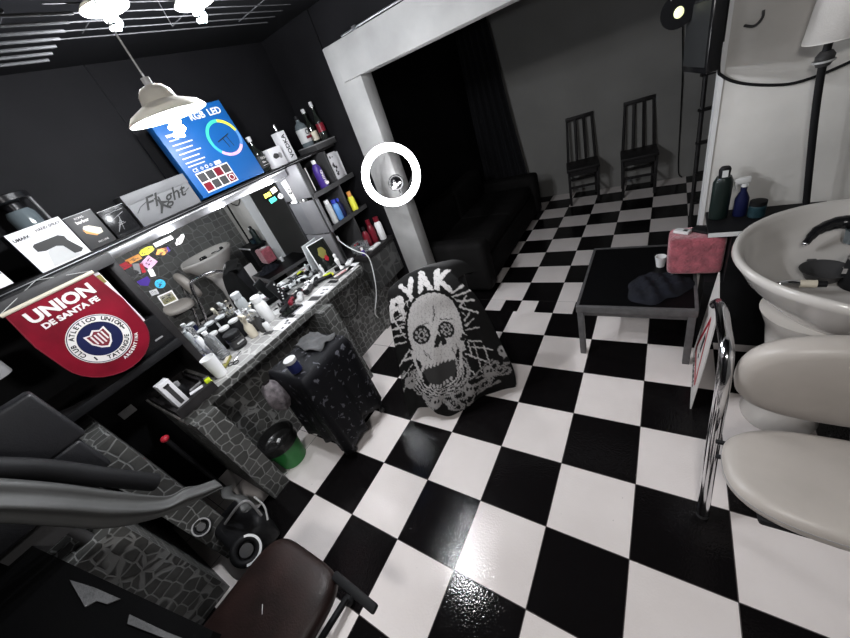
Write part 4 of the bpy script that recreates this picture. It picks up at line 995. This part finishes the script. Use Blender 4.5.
# ================================================================== COFFEE TABLE
t = thing('coffee_table', (.578, -.115, 0), 'low coffee table with grey metal frame and black top', 'table')
MB().b2(-.285, .285, -.35, .36, .385, .397).build('table_top', M_TTOP, t)
fr = MB().b2(-.30, .30, -.372, -.35, .355, .40).b2(-.30, .30, .36, .382, .355, .40).b2(-.30, -.285, -.35, .36, .355, .40).b2(.285, .30, -.35, .36, .355, .40)
fr.build('frame', M_STEEL, t, bev=.002)
for x in (-.278, .278):
    for y in (-.352, .362): MB().box((x, y, .1775), (.034, .034, .355)).build('leg', M_STEEL, t, bev=.002)
MB().b2(-.26, .26, -.345, -.33, .315, .335).build('rail', M_STEEL, t)
# clothes on the table
P = []
for i in range(15):
    f = i/14; row = []
    for k in range(48):
        a = 2*PI*k/48; r = 1+.16*math.sin(2*a+.6)+.09*math.sin(3*a+1)+.05*math.sin(7*a)
        x = .69+.145*r*f*math.cos(a); y = -.265+.175*r*f*math.sin(a)
        row.append((x, y, .3995+(.05*(1-f**3)+.014*math.sin(x*75+y*30)*(1-f*.6)+.011*math.sin(y*90-x*45)*(1-f*.6))*(f < 1)))
    P.append(row)
tag(MB().grid(P, closeu=True).build('folded_clothes', M_NAVYC, smooth=180), 'crumpled dark navy clothing on the coffee table', 'clothing')
t = thing('tape_roll', (.70, -.02, .40), 'small white paper cup ring on the black table beside the pink cushion', 'cup')
MB().lathe([(.022, 0), (.032, .07), (.028, .07), (.020, .003), (1e-6, .003)], n=26).build('cup', M_WHITE, t)
# pink cushion
P = []
def rbox(w, d, h, n=30, e=.22, lump=.006):
    mb = MB(); rr = []
    for i in range(n+1):
        ph = -PI/2+PI*i/n; row = []
        for k in range(2*n):
            th = 2*PI*k/(2*n)
            f = lambda c, p: math.copysign(abs(c)**p, c)
            x = f(math.cos(ph), e)*f(math.cos(th), e)*w/2; y = f(math.cos(ph), e)*f(math.sin(th), e)*d/2; z = f(math.sin(ph), e)*h/2
            L_ = 1+lump*math.sin(5*th+3*ph)
            row.append((x*L_, y*L_, z+h/2))
        rr.append(row)
    return mb.grid(rr, closeu=True)
t = thing('pink_cushion', (.855, -.135, .452), 'square cushion in fluffy pink towelling standing on the table corner', 'cushion')
rbox(.25, .165, .225).build('cushion', M_PINK, t, smooth=180)
t = thing('phone_box', (.79, -.13, .677), 'small white box lying on the pink cushion', 'box', rz=-.5)
MB().box((0, 0, .009), (.075, .04, .016)).build('body', M_WHITE, t, bev=.002); MB().box((.015, 0, .0175), (.02, .02, .001)).build('print', M_DGREY, t)
t = thing('black_wallet', (.88, -.13, .677), 'black wallet with keys lying on the pink cushion beside the white box', 'wallet', rz=-.6)
MB().box((0, 0, .009), (.10, .06, .016)).build('body', M_BLACK, t, bev=.004); MB().tube([(-.03, .02, .019), (.0, .03, .02), (.02, 0, .02)], .003, 6).build('keys', M_CHROME, t)
# side shelf with bottles
t = thing('side_shelf', (1.04, -.165, 0), 'narrow black side table with white front edge against the plaster wall', 'table')
MB().b2(-.15, .30, -.11, .15, .715, .735).build('table_top', M_BLACK, t)
MB().b2(-.15, .30, -.118, -.11, .716, .736).build('edge_strip', M_WHITE, t)
MB().b2(-.055, .29, -.105, .148, .0, .714).b2(-.135, -.055, -.105, .148, .0, .44).build('cabinet_body', M_BLACK, t)
bottle('thermos_flask', (.935, -.095, .7365), [(.036, 0), (.04, .005), (.04, .19), (.03, .215)], M_DGREEN, 'tall dark green flask on the side table', 'flask', cap=[(.022, .216), (.024, .25), (.018, .262), (.003, .264)], capm=M_BLACK)
o = [q for q in COL.objects if q.type == 'EMPTY'][-1]; MB().box((.0, -.028, .237), (.022, .01, .03)).build('white_tab', M_WHITE, o)
spray((1.02, -.09, .7365), M_NAVY, M_WHITE, 'dark blue spray bottle with white trigger head on the side table', .15, PI*1.05, .028)
bottle('gel_jar', (1.08, -.12, .7365), [(.03, 0), (.034, .004), (.034, .055), (.03, .06)], M_TEAL, 'small teal jar with black lid beside the blue spray bottle', 'jar', cap=[(.033, .061), (.033, .08), (.028, .082)], capm=M_BLACK)

# warning board
bd = thing('warning_board', (.885, -.61, 0), 'white board with red warning triangle leaning on the chrome chair tube', 'sign')
Q = [Vector(p) for p in ((.870, -.815, .0), (.893, -.37, .0), (.945, -.36, .56), (.946, -.66, .53))]
Q = [q-Vector((.885, -.61, 0)) for q in Q]
yv = (Q[1]-Q[0]).normalized(); nz_ = yv.cross(Q[2]-Q[1]).normalized(); zv = nz_.cross(yv)
if nz_.x > 0: nz_ = -nz_
# local frame on the board: u along -y ... text seen from -x side reads towards -y
uv = -yv; zv = Vector((Q[2]-Q[1])).normalized(); nn = uv.cross(zv).normalized()
MBd = Matrix(((uv.x, zv.x, nn.x, Q[1].x), (uv.y, zv.y, nn.y, Q[1].y), (uv.z, zv.z, nn.z, Q[1].z), (0, 0, 0, 1)))
MB().prism([(0, 0), (.445, 0), (.40, .30), (.31, .54), (.0, .56)], .006, MBd @ Matrix.Translation((0, 0, -.006))).build('panel', M_WPRINT, bd)
tri = [(.06, .10), (.36, .10), (.21, .42)]
def band(a, b, w, M, h=.001): 
    d = Vector((b[0]-a[0], b[1]-a[1])).normalized(); n_ = Vector((-d.y, d.x))*w/2; a = Vector(a); b = Vector(b)
    return MB().prism([tuple(a-n_), tuple(b-n_), tuple(b+n_), tuple(a+n_)], h, M)
Mf = MBd @ Matrix.Translation((0, 0, .0005))
for a, b in ((0, 1), (1, 2), (2, 0)): band(tri[a], tri[b], .026, Mf).build('red_triangle_side', M_RED, bd)
MB().prism([(.195, .20), (.225, .20), (.23, .31), (.19, .31)], .001, Mf).prism(circ(.014, 16, .21, .165), .001, Mf).build('exclamation_mark', M_BPRINT, bd)
letters('PELIGRO', .055, Mf @ Matrix.Translation((.22, .045, 0)), M_BPRINT, bd, bold=.001)

# ================================================================== WASH CHAIR + BASIN
ch = thing('wash_chair', (1.17, -1.3, 0), 'white cushioned hair wash chair with curved chrome tube arms', 'chair')
def pill(w, d, h, e1=.55, n=24, flat=.5):
    return rbox(w, d, h, n, e1, 0)
def slab(cx, cy_, cz_, rx, ry, th, p=2.6, M=None, n=48):
    """rounded cushion with superelliptic outline, lying flat"""
    mb = MB(); P = []
    for z, s_ in ((-.5, 0.0), (-.5, .5), (-.5, .86), (-.38, .96), (-.15, 1.0), (.15, 1.0), (.38, .96), (.5, .86), (.56, .5), (.58, 0.001)):
        row = []
        for k in range(n):
            a = 2*PI*k/n; c, s2 = math.cos(a), math.sin(a)
            row.append((rx*s_*math.copysign(abs(c)**(2/p), c), ry*s_*math.copysign(abs(s2)**(2/p), s2), z*th))
        P.append(row)
    mb.grid(P, closeu=True); T = Matrix.Translation((cx, cy_, cz_))
    if M: T = T @ M
    mb.v = [T @ v for v in mb.v]; return mb
slab(.015, -.125, .478, .285, .178, .075, 2.7, Matrix.Rotation(R(-5), 4, 'X')).build('seat', M_LEATH_W, ch, smooth=180)
sp = slab(.015, -.125, .481, .2865, .1795, .006, 2.7, Matrix.Rotation(R(-5), 4, 'X')); sp.build('seat_seam', M_GREY, ch, smooth=180)
slab(.045, .13, .655, .285, .195, .085, 2.6, Matrix.Rotation(R(98), 4, 'X') ).build('backrest', M_LEATH_W, ch, smooth=180)
MB().box((.03, -.14, .43), (.44, .26, .03)).build('seat_pan', M_BLACK, ch, bev=.01)
armp = [(-.26, .60, .60), (-.262, .50, .68), (-.265, .40, .72), (-.27, .27, .735), (-.27, .16, .73), (-.27, .11, .66), (-.27, .08, .55), (-.27, .055, .42), (-.27, -.01, .20), (-.27, -.06, .06), (-.27, -.075, .02)]
MB().tube(spl(armp, 8), .0215, 16).build('arm_tube', M_CHROME, ch)
MB().tube(spl([(-x+.06, y, z) for x, y, z in armp[4:]], 8), .0215, 16).build('arm_tube', M_CHROME, ch)
for x in (-.27, .33): MB().cyl((x, -.072, .0), (x, -.07, .03), .021).build('foot_cap', M_DGREY, ch)
MB().cyl((-.27, .0, .42), (-.21, -.02, .44), .008).cyl((-.27, -.05, .40), (-.2, -.07, .44), .008).build('bolt', M_BLACK, ch)
for x in (.06, .20): MB().cyl((x, .03, .43), (x, .15, .56), .010).build('back_support', M_CHROME, ch)

# basin
bs = thing('wash_basin', (1.30, -.74, 0), 'white ceramic hair wash basin behind the wash chair', 'basin')
def basin():
    mb = MB(); P = []; n = 64
    def outl(a, s_):
        c, s2 = math.cos(a), math.sin(a)
        x = .375*s_*c; y = .375*s_*s2
        return x, y
    prof = [  # scale, z, outer->inner
        (.36, .58), (.50, .62), (.68, .69), (.86, .775), (.965, .845), (1.0, .865), (.99, .882), (.965, .887), (.93, .878), (.90, .86), (.86, .82), (.77, .782), (.60, .762), (.3, .754), (.0, .75)]
    for s_, z in prof:
        row = []
        for k in range(n):
            a = 2*PI*k/n; x, y = outl(a, s_)
            # neck notch at the chair side (-y), slightly to +x
            g = math.exp(-((a-1.5*PI-.12)/.32)**2)
            dz = -.085*g*(1 if z > .76 else 0)*min(1, (z-.76)/.08 if z > .76 else 0)
            dy = .03*g if s_ > .8 else 0
            hz = .02*max(0, math.sin(a))*(s_ > .5)*(z > .75)
            row.append((x, y+dy, z+dz+hz*.6))
        P.append(row)
    return mb.grid(P, closeu=True)
basin().build('bowl', M_CERAM, bs, smooth=180)
MB().lathe([(.13, 0), (.135, .02), (.115, .12), (.10, .35), (.13, .55), (.16, .63)], n=36, c=(-.10, -.02, 0)).build('pedestal', M_CERAM, bs)
MB().cyl((0, .0, .750), (0, .0, .757), .02).build('drain', M_CHROME, bs)
MB().tube(spl([(.08, .20, .76), (.08, .19, .83), (.08, .10, .84)], 6), .01, 8).build('tap', M_CHROME, bs)
# things in the basin
t = thing('shower_hose_head', (1.225, -.515, .825), 'black shower head resting on the basin back slope', 'shower head', rz=.0)
MB().tube(spl([(-.06, -.05, -.012), (-.03, -.015, .02), (.02, .01, .035), (.06, .01, .035)], 6), [.012]*3+[.015]*3+[.019]*3+[.022]*3+[.024]*3+[.026]*4, 12).build('handle', M_GLOSSB, t); MB().sph((-.064, -.055, -.014), .010, 10).build('chrome_tip', M_CHROME, t)
t = thing('glass_cup', (1.30, -.535, .79), 'small clear dark cup beside the black shower head', 'cup')
MB().lathe([(.026, .0), (.03, .004), (.034, .055), (.030, .055), (.026, .008), (1e-6, .008)], n=24).build('cup', M_GLASS_G, t)
t = thing('tint_bowl', (1.185, -.745, .762), 'round dark grey tint bowl in the basin', 'bowl')
MB().lathe([(.03, 0), (.045, .006), (.062, .038), (.066, .042), (.058, .040), (.04, .012), (1e-6, .008)], n=36).build('bowl', M_DGREY, t, smooth=60); MB().box((-.02, .066, .038), (.025, .02, .006)).build('lug', M_DGREY, t, bev=.002)
t = thing('metal_pot', (1.265, -.79, .760), 'black metal mug with chrome rim standing in the basin', 'mug')
MB().lathe([(.045, 0), (.05, .003), (.05, .11), (.046, .11), (.043, .01), (1e-6, .01)], n=36).build('mug', M_BLACK, t); MB().tube([(.049*math.cos(a), .049*math.sin(a), .111) for a in [k*PI/18 for k in range(36)]], .0028, 6, closed=True).build('rim', M_CHROME, t)
MB().box((-.052, -.01, .07), (.012, .012, .02)).build('latch', M_CHROME, t)
t = thing('tint_brush', (1.095, -.85, .792), 'metal handled brush with yellow tape lying in the basin', 'brush', rz=.15)
MB().tube(spl([(-.055, -.01, .0), (-.04, .01, .012), (-.01, .014, .014), (.015, .005, .012)], 5), [.006]*5+[.010]*5+[.011]*6, 10).build('metal_head', M_CHROME, t); MB().cyl((.012, .006, .012), (.052, -.002, .012), .014).build('yellow_tape', M_CREAM, t); MB().cyl((.052, -.002, .012), (.075, -.006, .012), .011).build('handle', M_BLACK, t)

# ================================================================== FLOOR LAMP, CABLE, MONITOR, SPOT
fl = thing('floor_lamp', (1.33, -.12, 0), 'tall black floor lamp with white drum shade against the plaster wall', 'lamp')
MB().lathe([(.12, 0), (.125, .01), (.12, .02), (.02, .035)], n=32).build('base', M_BLACK, fl)
MB().tube(spl([(0, 0, .03), (-.03, .0, .4), (-.085, .01, .80), (-.135, .0, 1.15), (-.155, 0, 1.34), (-.155, 0, 1.42)], 8), .0125, 12).build('pole', M_BLACK, fl)
MB().lathe([(.02, 1.31), (.026, 1.325), (.028, 1.345), (.018, 1.36)], c=(-.155, 0, .035)).build('lamp_socket', M_DGREY, fl)
MB().tube([(-.155+.03*math.cos(a), .03*math.sin(a), 1.362) for a in [k*PI/10 for k in range(20)]], .004, 6, closed=True).build('chrome_ring', M_LGREY, fl)
mb = MB().lathe([(.098, 1.435), (.072, 1.70)], c=(-.13, 0, 0), n=40); mb.f = [f for f in mb.f if len(f) == 4]; mb.build('lamp_shade', M_LSHADE, fl, solid=.003)
mb = MB().lathe([(.099, 1.432), (.099, 1.44)], c=(-.13, 0, 0), n=40); mb.build('shade_rim', M_LSHADE, fl)
tag(MB().tube(spl([(.86, -.02, 1.62), (.862, -.02, 1.43), (.88, -.012, 1.385), (.946, -.012, 1.338), (1.05, -.012, 1.30), (1.143, -.012, 1.286), (1.275, -.012, 1.315), (1.5, -.012, 1.40)], 8), .006, 8).build('black_cable', M_BLACK), 'black cable sagging across the plaster wall behind the floor lamp', 'cable')
M_SCREEN = mat('dark_screen', (.02, .021, .022), .5, spec=.3)
mo = thing('hanging_monitor', (.785, -.20, 1.455), 'black flat monitor hanging beside the wall end, screen to the left', 'monitor', rz=R(-72))
MB().box((0, 0, .125), (.24, .045, .25)).build('casing', M_GLOSSB, mo, bev=.008); MB().box((-.0, -.024, .13), (.215, .002, .21)).build('screen', M_SCREEN, mo)
MB().box((.0, .05, .52), (.03, .04, .88)).box((0, .03, .13), (.08, .02, .08)).build('mount', M_BLACK, mo)
sp = thing('spot_lamp', (.715, -.09, 1.70), 'small black round spotlight with greenish lens above the monitor', 'lamp')
MB().cyl((0, .04, 0), (-.02, -.06, -.012), .055, .062, 24).build('housing', M_GLOSSB, sp)
MB().sph((-.016, -.062, -.018), .018, 16, (1, .4, 1.1)).build('lens', M_SPOTG, sp)
MB().cyl((.0, .0, .05), (.02, .02, .72), .008).build('rod', M_BLACK, sp)
letters('Asher', .022, Matrix.Translation((-.02, -.0635, .036)) @ FY, M_WPRINT, sp)
tag(MB().tube(spl([(.74, 2.64, 2.40), (.745, 2.64, 1.6), (.78, 2.64, 1.1), (.80, 2.645, .6), (.82, 2.645, .1), (.86, 2.62, .01)], 6), .006, 6).build('black_cable', M_BLACK), 'black cable hanging down the far grey wall', 'cable')
t = thing('wall_hook', (.93, -.002, 1.55), 'rusty brown hook on the plaster wall beside the monitor', 'hook')
MB().tube(spl([(0, 0, 0), (.03, -.02, -.01), (.05, -.03, .01), (.05, -.03, .035)], 5), .005, 8).build('hook', M_DGREY, t)

# ================================================================== BACK ROOM
def dchair(loc, rz, label):
    t = thing('slat_back_chair', loc, label, 'chair', 'dark wooden chairs at the far wall', rz=rz)
    MB().box((0, 0, .43), (.36, .36, .035)).build('seat', M_WOODB, t, bev=.008)
    for x in (-.155, .155):
        MB().box((x, -.155, .207), (.03, .03, .414)).build('leg', M_WOODB, t, bev=.003)
        MB().cyl((x, .165, 0), (x, .165, .43), .017, n=8).cyl((x, .165, .43), (x*.86, .215, .93), .017, .014, 8).build('back_leg', M_WOODB, t)
    for k in (-1, 1):
        MB().cyl((k*.052, .17, .45), (k*.046, .213, .915), .016, n=6).build('slat', M_WOODB, t)
    MB().box((0, .214, .925), (.30, .026, .04)).build('top_rail', M_WOODB, t, bev=.004)
    for y in (-.155, .165): MB().box((0, y, .22), (.30, .018, .025)).build('stretcher', M_WOODB, t)
    for x in (-.155, .155): MB().box((x, 0, .17), (.018, .31, .022)).build('side_stretcher', M_WOODB, t)
    MB().box((0, -.16, .385), (.31, .02, .05)).build('apron', M_WOODB, t)
    return t
a0 = dchair((-.15, 2.385, 0), R(12), 'dark slat back chair at the far wall, nearer the black sofa')
copy_tree(a0, (.435, 2.42, 0), R(6), 'dark slat back chair at the far wall, nearer the hanging monitor')
# ladder leaning
t = thing('wooden_ladder', (.985, 1.40, 0), 'dark folded stepladder leaning behind the wall end', 'ladder', rz=.2)
for x in (-.10, .10): MB().cyl((x, -.10, 0), (x*.6, .12, 1.42), .016, n=8).build('rail', M_WOODB, t)
for k in range(5):
    f = (k+1)/6; MB().box((0, -.10+.22*f, 1.42*f), (.19, .05, .018)).build('step', M_WOODB, t)
# black curtain
P = []
for i in range(61):
    f = i/60; row = []
    for j in range(13):
        g = j/12; z = .02+2.36*g
        xe = -.80-.30*g**.8 if True else 0
        x = -1.48+(xe+1.48)*f; row.append((x, 2.50+.035*math.sin(f*34)+.01*math.sin(g*9+f*7), z))
    P.append(row)
tag(MB().grid(P).build('black_curtain', M_CURT, smooth=180, solid=.004), 'long black curtain hanging in the dark far corner', 'curtain')
# sofa
so = thing('black_sofa', (-1.02, 1.12, 0), 'long black sofa along the left side of the back room', 'sofa')
MB().box((0, 0, .19), (.78, 1.82, .26)).build('base', M_SOFA, so, bev=.02)
for k, y in enumerate((-.47, .38)):
    MB().box((.06, y*.92, .38), (.62, .80, .14)).build('seat_cushion', M_SOFA, so, bev=.04, seg=3)
    MB().box((-.30, y*.92, .58), (.18, .78, .40)).build('back_cushion', M_SOFA, so, bev=.05, seg=3)
for y in (-.86, .86): MB().box((0.02, y, .30), (.82, .18, .50)).build('armrest', M_SOFA, so, bev=.05, seg=3)
for x in (-.33, .33):
    for y in (-.8, .8): MB().cyl((x, y, 0), (x, y, .07), .025).build('leg', M_BLACK, so)

# ================================================================== NEAR LEFT: barber chair back, cape, stroller, stool
bc = thing('barber_chair', (-1.15, -2.64, 0), 'black leather barber chair back standing before the desk pier', 'chair')
MB().box((.0, .0, 1.235), (.07, .54, .24)).build('upper_backrest', M_LEATH_B, bc, bev=.014, seg=3)
MB().box((.0, -.01, 1.035), (.072, .50, .165)).build('lower_backrest', M_LEATH_B, bc, bev=.014, seg=3)
MB().tube(spl([(.17, .04, 1.32), (.165, .13, 1.16), (.165, .205, .98), (.15, .27, .82)], 8), .034, 12).build('armrest', M_BLACK, bc)
MB().box((-.03, 0, .89), (.04, .30, .12)).cyl((-.03, 0, .74), (-.03, 0, .9), .02).build('back_post', M_DGREY, bc)
M_DESK = mat('black_desk_top', (.002, .002, .0022), .6, spec=.08)
t = thing('black_desk', (-1.0, -3.0, 0), 'black desk filling the dark near left corner', 'desk')
MB().prism([(-.85, .125), (.85, .505), (.93, .3), (.9, -.55), (-.85, -.55)], .03, Matrix.Translation((0, 0, .86))).build('desk_top', M_DESK, t)
MB().b2(-.75, .75, -.50, -.02, .0, .86).build('cabinet_body', M_BLACK, t)
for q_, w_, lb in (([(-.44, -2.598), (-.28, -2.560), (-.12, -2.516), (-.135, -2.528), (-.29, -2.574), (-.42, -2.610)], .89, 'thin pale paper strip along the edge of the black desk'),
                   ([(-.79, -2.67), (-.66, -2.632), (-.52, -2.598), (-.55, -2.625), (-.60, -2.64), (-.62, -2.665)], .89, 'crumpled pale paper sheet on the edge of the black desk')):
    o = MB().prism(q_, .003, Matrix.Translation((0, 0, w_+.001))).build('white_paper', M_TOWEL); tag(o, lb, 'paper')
# hanging grey white cape swag
top = [(-.95, -2.60, 1.29), (-.95, -2.568, 1.228), (-.95, -2.51, 1.096), (-.95, -2.446, .924), (-.95, -2.382, .773), (-.95, -2.325, .735), (-.95, -2.292, .690), (-.95, -2.239, .642)]
bot = [(-.93, -2.69, 1.19), (-.93, -2.65, 1.123), (-.93, -2.60, .985), (-.93, -2.55, .855), (-.93, -2.474, .765), (-.93, -2.385, .690), (-.93, -2.32, .655), (-.93, -2.245, .615)]
T_, B_ = spl(top, 8), spl(bot, 8)
P = []
for i in range(len(T_)):
    row = []
    for k in range(15):
        g = k/14; p = T_[i]*(1-g)+B_[i]*g; w = math.sin(PI*g)
        p = p+Vector((.05*w+.012*math.sin(g*15+i*.06), 0, .008*math.sin(g*11+i*.1)*w)); row.append(tuple(p))
    P.append(row)
tag(MB().grid(P).build('grey_cape', M_NYLON, smooth=180, solid=.004), 'grey white nylon cape slung in a long fold at the near left', 'cape')
t = thing('baby_stroller', (-1.0, -2.35, 0), 'black folded stroller with white rimmed wheel behind the brown stool', 'stroller')
mb = rbox(.36, .22, .22, 18, .5, .04); mb.v = [v+Vector((-.16, .03, .0)) for v in mb.v]; mb.build('seat_fabric', M_BLACK, t, smooth=180)
for k_, (x, y, z, r, mm) in enumerate(((.04, -.03, .20, .058, M_WHITE), (-.24, -.07, .30, .036, M_GREY))):
    Mw = Matrix.Translation((x, y, z)) @ Vector((1.66, .08, 1.5)).to_track_quat('Z', 'Y').to_matrix().to_4x4()
    w_ = MB(); w_.tube([(r*math.cos(2*PI*k/30), r*math.sin(2*PI*k/30), 0) for k in range(30)], r*.32, 10, M=Mw, closed=True); wo = w_.build('wheel', M_BLACK, t, smooth=180)
    ringmb(MB(), r*1.02, r*1.22, .030, Mw @ Matrix.Translation((0, 0, -.007)), 40, a0=-PI*.75 if k_ == 0 else 0, a1=PI*.30 if k_ == 0 else 2*PI).build('rim_band', mm, wo)
    MB().cyl((0, 0, -.01), (0, 0, .012), r*.55, M=Mw, n=24).build('hub', M_DGREY, wo)
MB().tube(spl([(-.18, .0, .24), (-.02, .09, .38), (.02, .13, .38), (.02, .12, .25)], 6), .007, 8).build('frame_tube', M_GREY, t)
MB().tube(spl([(.02, .16, .37), (.05, .155, .30), (.07, .12, .24)], 6), .005, 8).build('white_strap', M_LGREY, t)
t = thing('white_cloth_end', (-1.02, -2.23, .345), 'folded pale cloth end lying over the black stroller', 'cloth')
P = [[(-.20+.24*i/16+.0*j, -.03+.012*math.sin(i*.8)+.045*j/6, .03+.035*math.sin(i*.30+.4)-.035*(j/6)**2) for j in range(7)] for i in range(17)]
MB().grid(P).build('cloth', M_NYLON, t, smooth=180, solid=.003)

bsn = thing('brown_stool', (-.40, -2.47, 0), 'worn brown leather stool seat nearest the camera', 'stool')
slab(-.015, -.02, .43, .215, .245, .07, 5.0, Matrix.Rotation(R(-3), 4, 'X')).build('seat', M_LEATH_BR, bsn, smooth=180)
MB().tube([(-.03, .02, .473), (-.005, .0, .473)], .0016, 5).build('scratch', M_LGREY, bsn)
MB().box((-.0, -.02, .372), (.32, .36, .03)).build('seat_pan', M_BLACK, bsn, bev=.008)
MB().box((.26, .205, .435), (.22, .032, .022), rz=-.05).build('side_lever', M_BLACK, bsn, bev=.008)
MB().cyl((.0, -.02, .06), (.0, -.02, .37), .028).build('column', M_CHROME, bsn)
for k in range(5):
    a = k*2*PI/5+.3; MB().tube([(0, -.02, .075), (.2*math.cos(a), -.02+.2*math.sin(a), .05)], .015, 8).sph((.2*math.cos(a), -.02+.2*math.sin(a), .025), .025, 12).build('leg', M_BLACK, bsn)
t = thing('red_valve', (-1.45, -2.22, .72), 'small red plastic cap in the dark gap between the piers', 'cap')
MB().sph((0, 0, 0), .022, 16, (1, 1, .8)).build('cap', M_RED, t)
MB().cyl((0, 0, -.72), (0, 0, -.01), .012).build('stem', M_BLACK, t)

# ================================================================== LIGHTS
def area(name, loc, target, size, e, col=(1, .98, .96)):
    l = bpy.data.lights.new(name, 'AREA'); l.energy = e; l.size = size; l.color = col
    o = bpy.data.objects.new(name, l); COL.objects.link(o); o.location = loc
    o.rotation_euler = (Vector(target)-Vector(loc)).to_track_quat('-Z', 'Y').to_euler(); return o
# added fill: panel and area lamp out of view behind the camera
cf = thing('added_fill_panel', (.75, -2.9, 2.40), 'unseen flat white ceiling panel added as fill light behind the viewer', 'light')
MB().box((0, 0, .008), (.42, .42, .02)).build('housing', M_WHITE, cf)
l = area('added_fill_glow', (.75, -2.9, 2.385), (.75, -2.4, 0), .38, 26)
# ring light's own output
l = bpy.data.lights.new('ring_glow', 'AREA'); l.shape = 'DISK'; l.size = .42; l.energy = 6; l.color = (.96, .97, 1)
lo = bpy.data.objects.new('ring_glow', l); COL.objects.link(lo); lo.location = rc+dr*.05; lo.rotation_euler = dr.to_track_quat('-Z', 'Y').to_euler()
for y in (-1.475, -1.12, -.71):
    l = bpy.data.lights.new('mirror_spot', 'POINT'); l.energy = 2.6; l.shadow_soft_size = .015; l.color = (.93, .96, 1)
    lo = bpy.data.objects.new('mirror_spot', l); COL.objects.link(lo); lo.location = (-1.585, y, 1.572)
w = bpy.data.worlds.new('world'); SC.world = w; w.use_nodes = True
w.node_tree.nodes['Background'].inputs[0].default_value = (.5, .52, .56, 1); w.node_tree.nodes['Background'].inputs[1].default_value = .02

# ================================================================== CAMERA
cd = bpy.data.cameras.new('camera'); cam = bpy.data.objects.new('camera', cd); COL.objects.link(cam)
cd.sensor_width = 36; cd.sensor_fit = 'HORIZONTAL'; cd.lens = 335.896/850*36; cd.clip_start = .02
Rx = [(.82471287, .47195113, -.31162607), (.05744666, -.61806948, -.78402168), (-.56262648, .6286909, -.53684187)]
Mx = Matrix(((Rx[0][0], -Rx[1][0], -Rx[2][0], .68725), (Rx[0][1], -Rx[1][1], -Rx[2][1], -2.2976), (Rx[0][2], -Rx[1][2], -Rx[2][2], 1.76052), (0, 0, 0, 1)))
cam.matrix_world = Mx
SC.camera = cam
SC.view_settings.view_transform = 'Standard'; SC.view_settings.look = 'None'; SC.view_settings.gamma = 1
SC.view_settings.exposure = 0.6
SC.cycles.use_denoising = True
SC.cycles.max_bounces = 8
SC.cycles.sample_clamp_indirect = 4
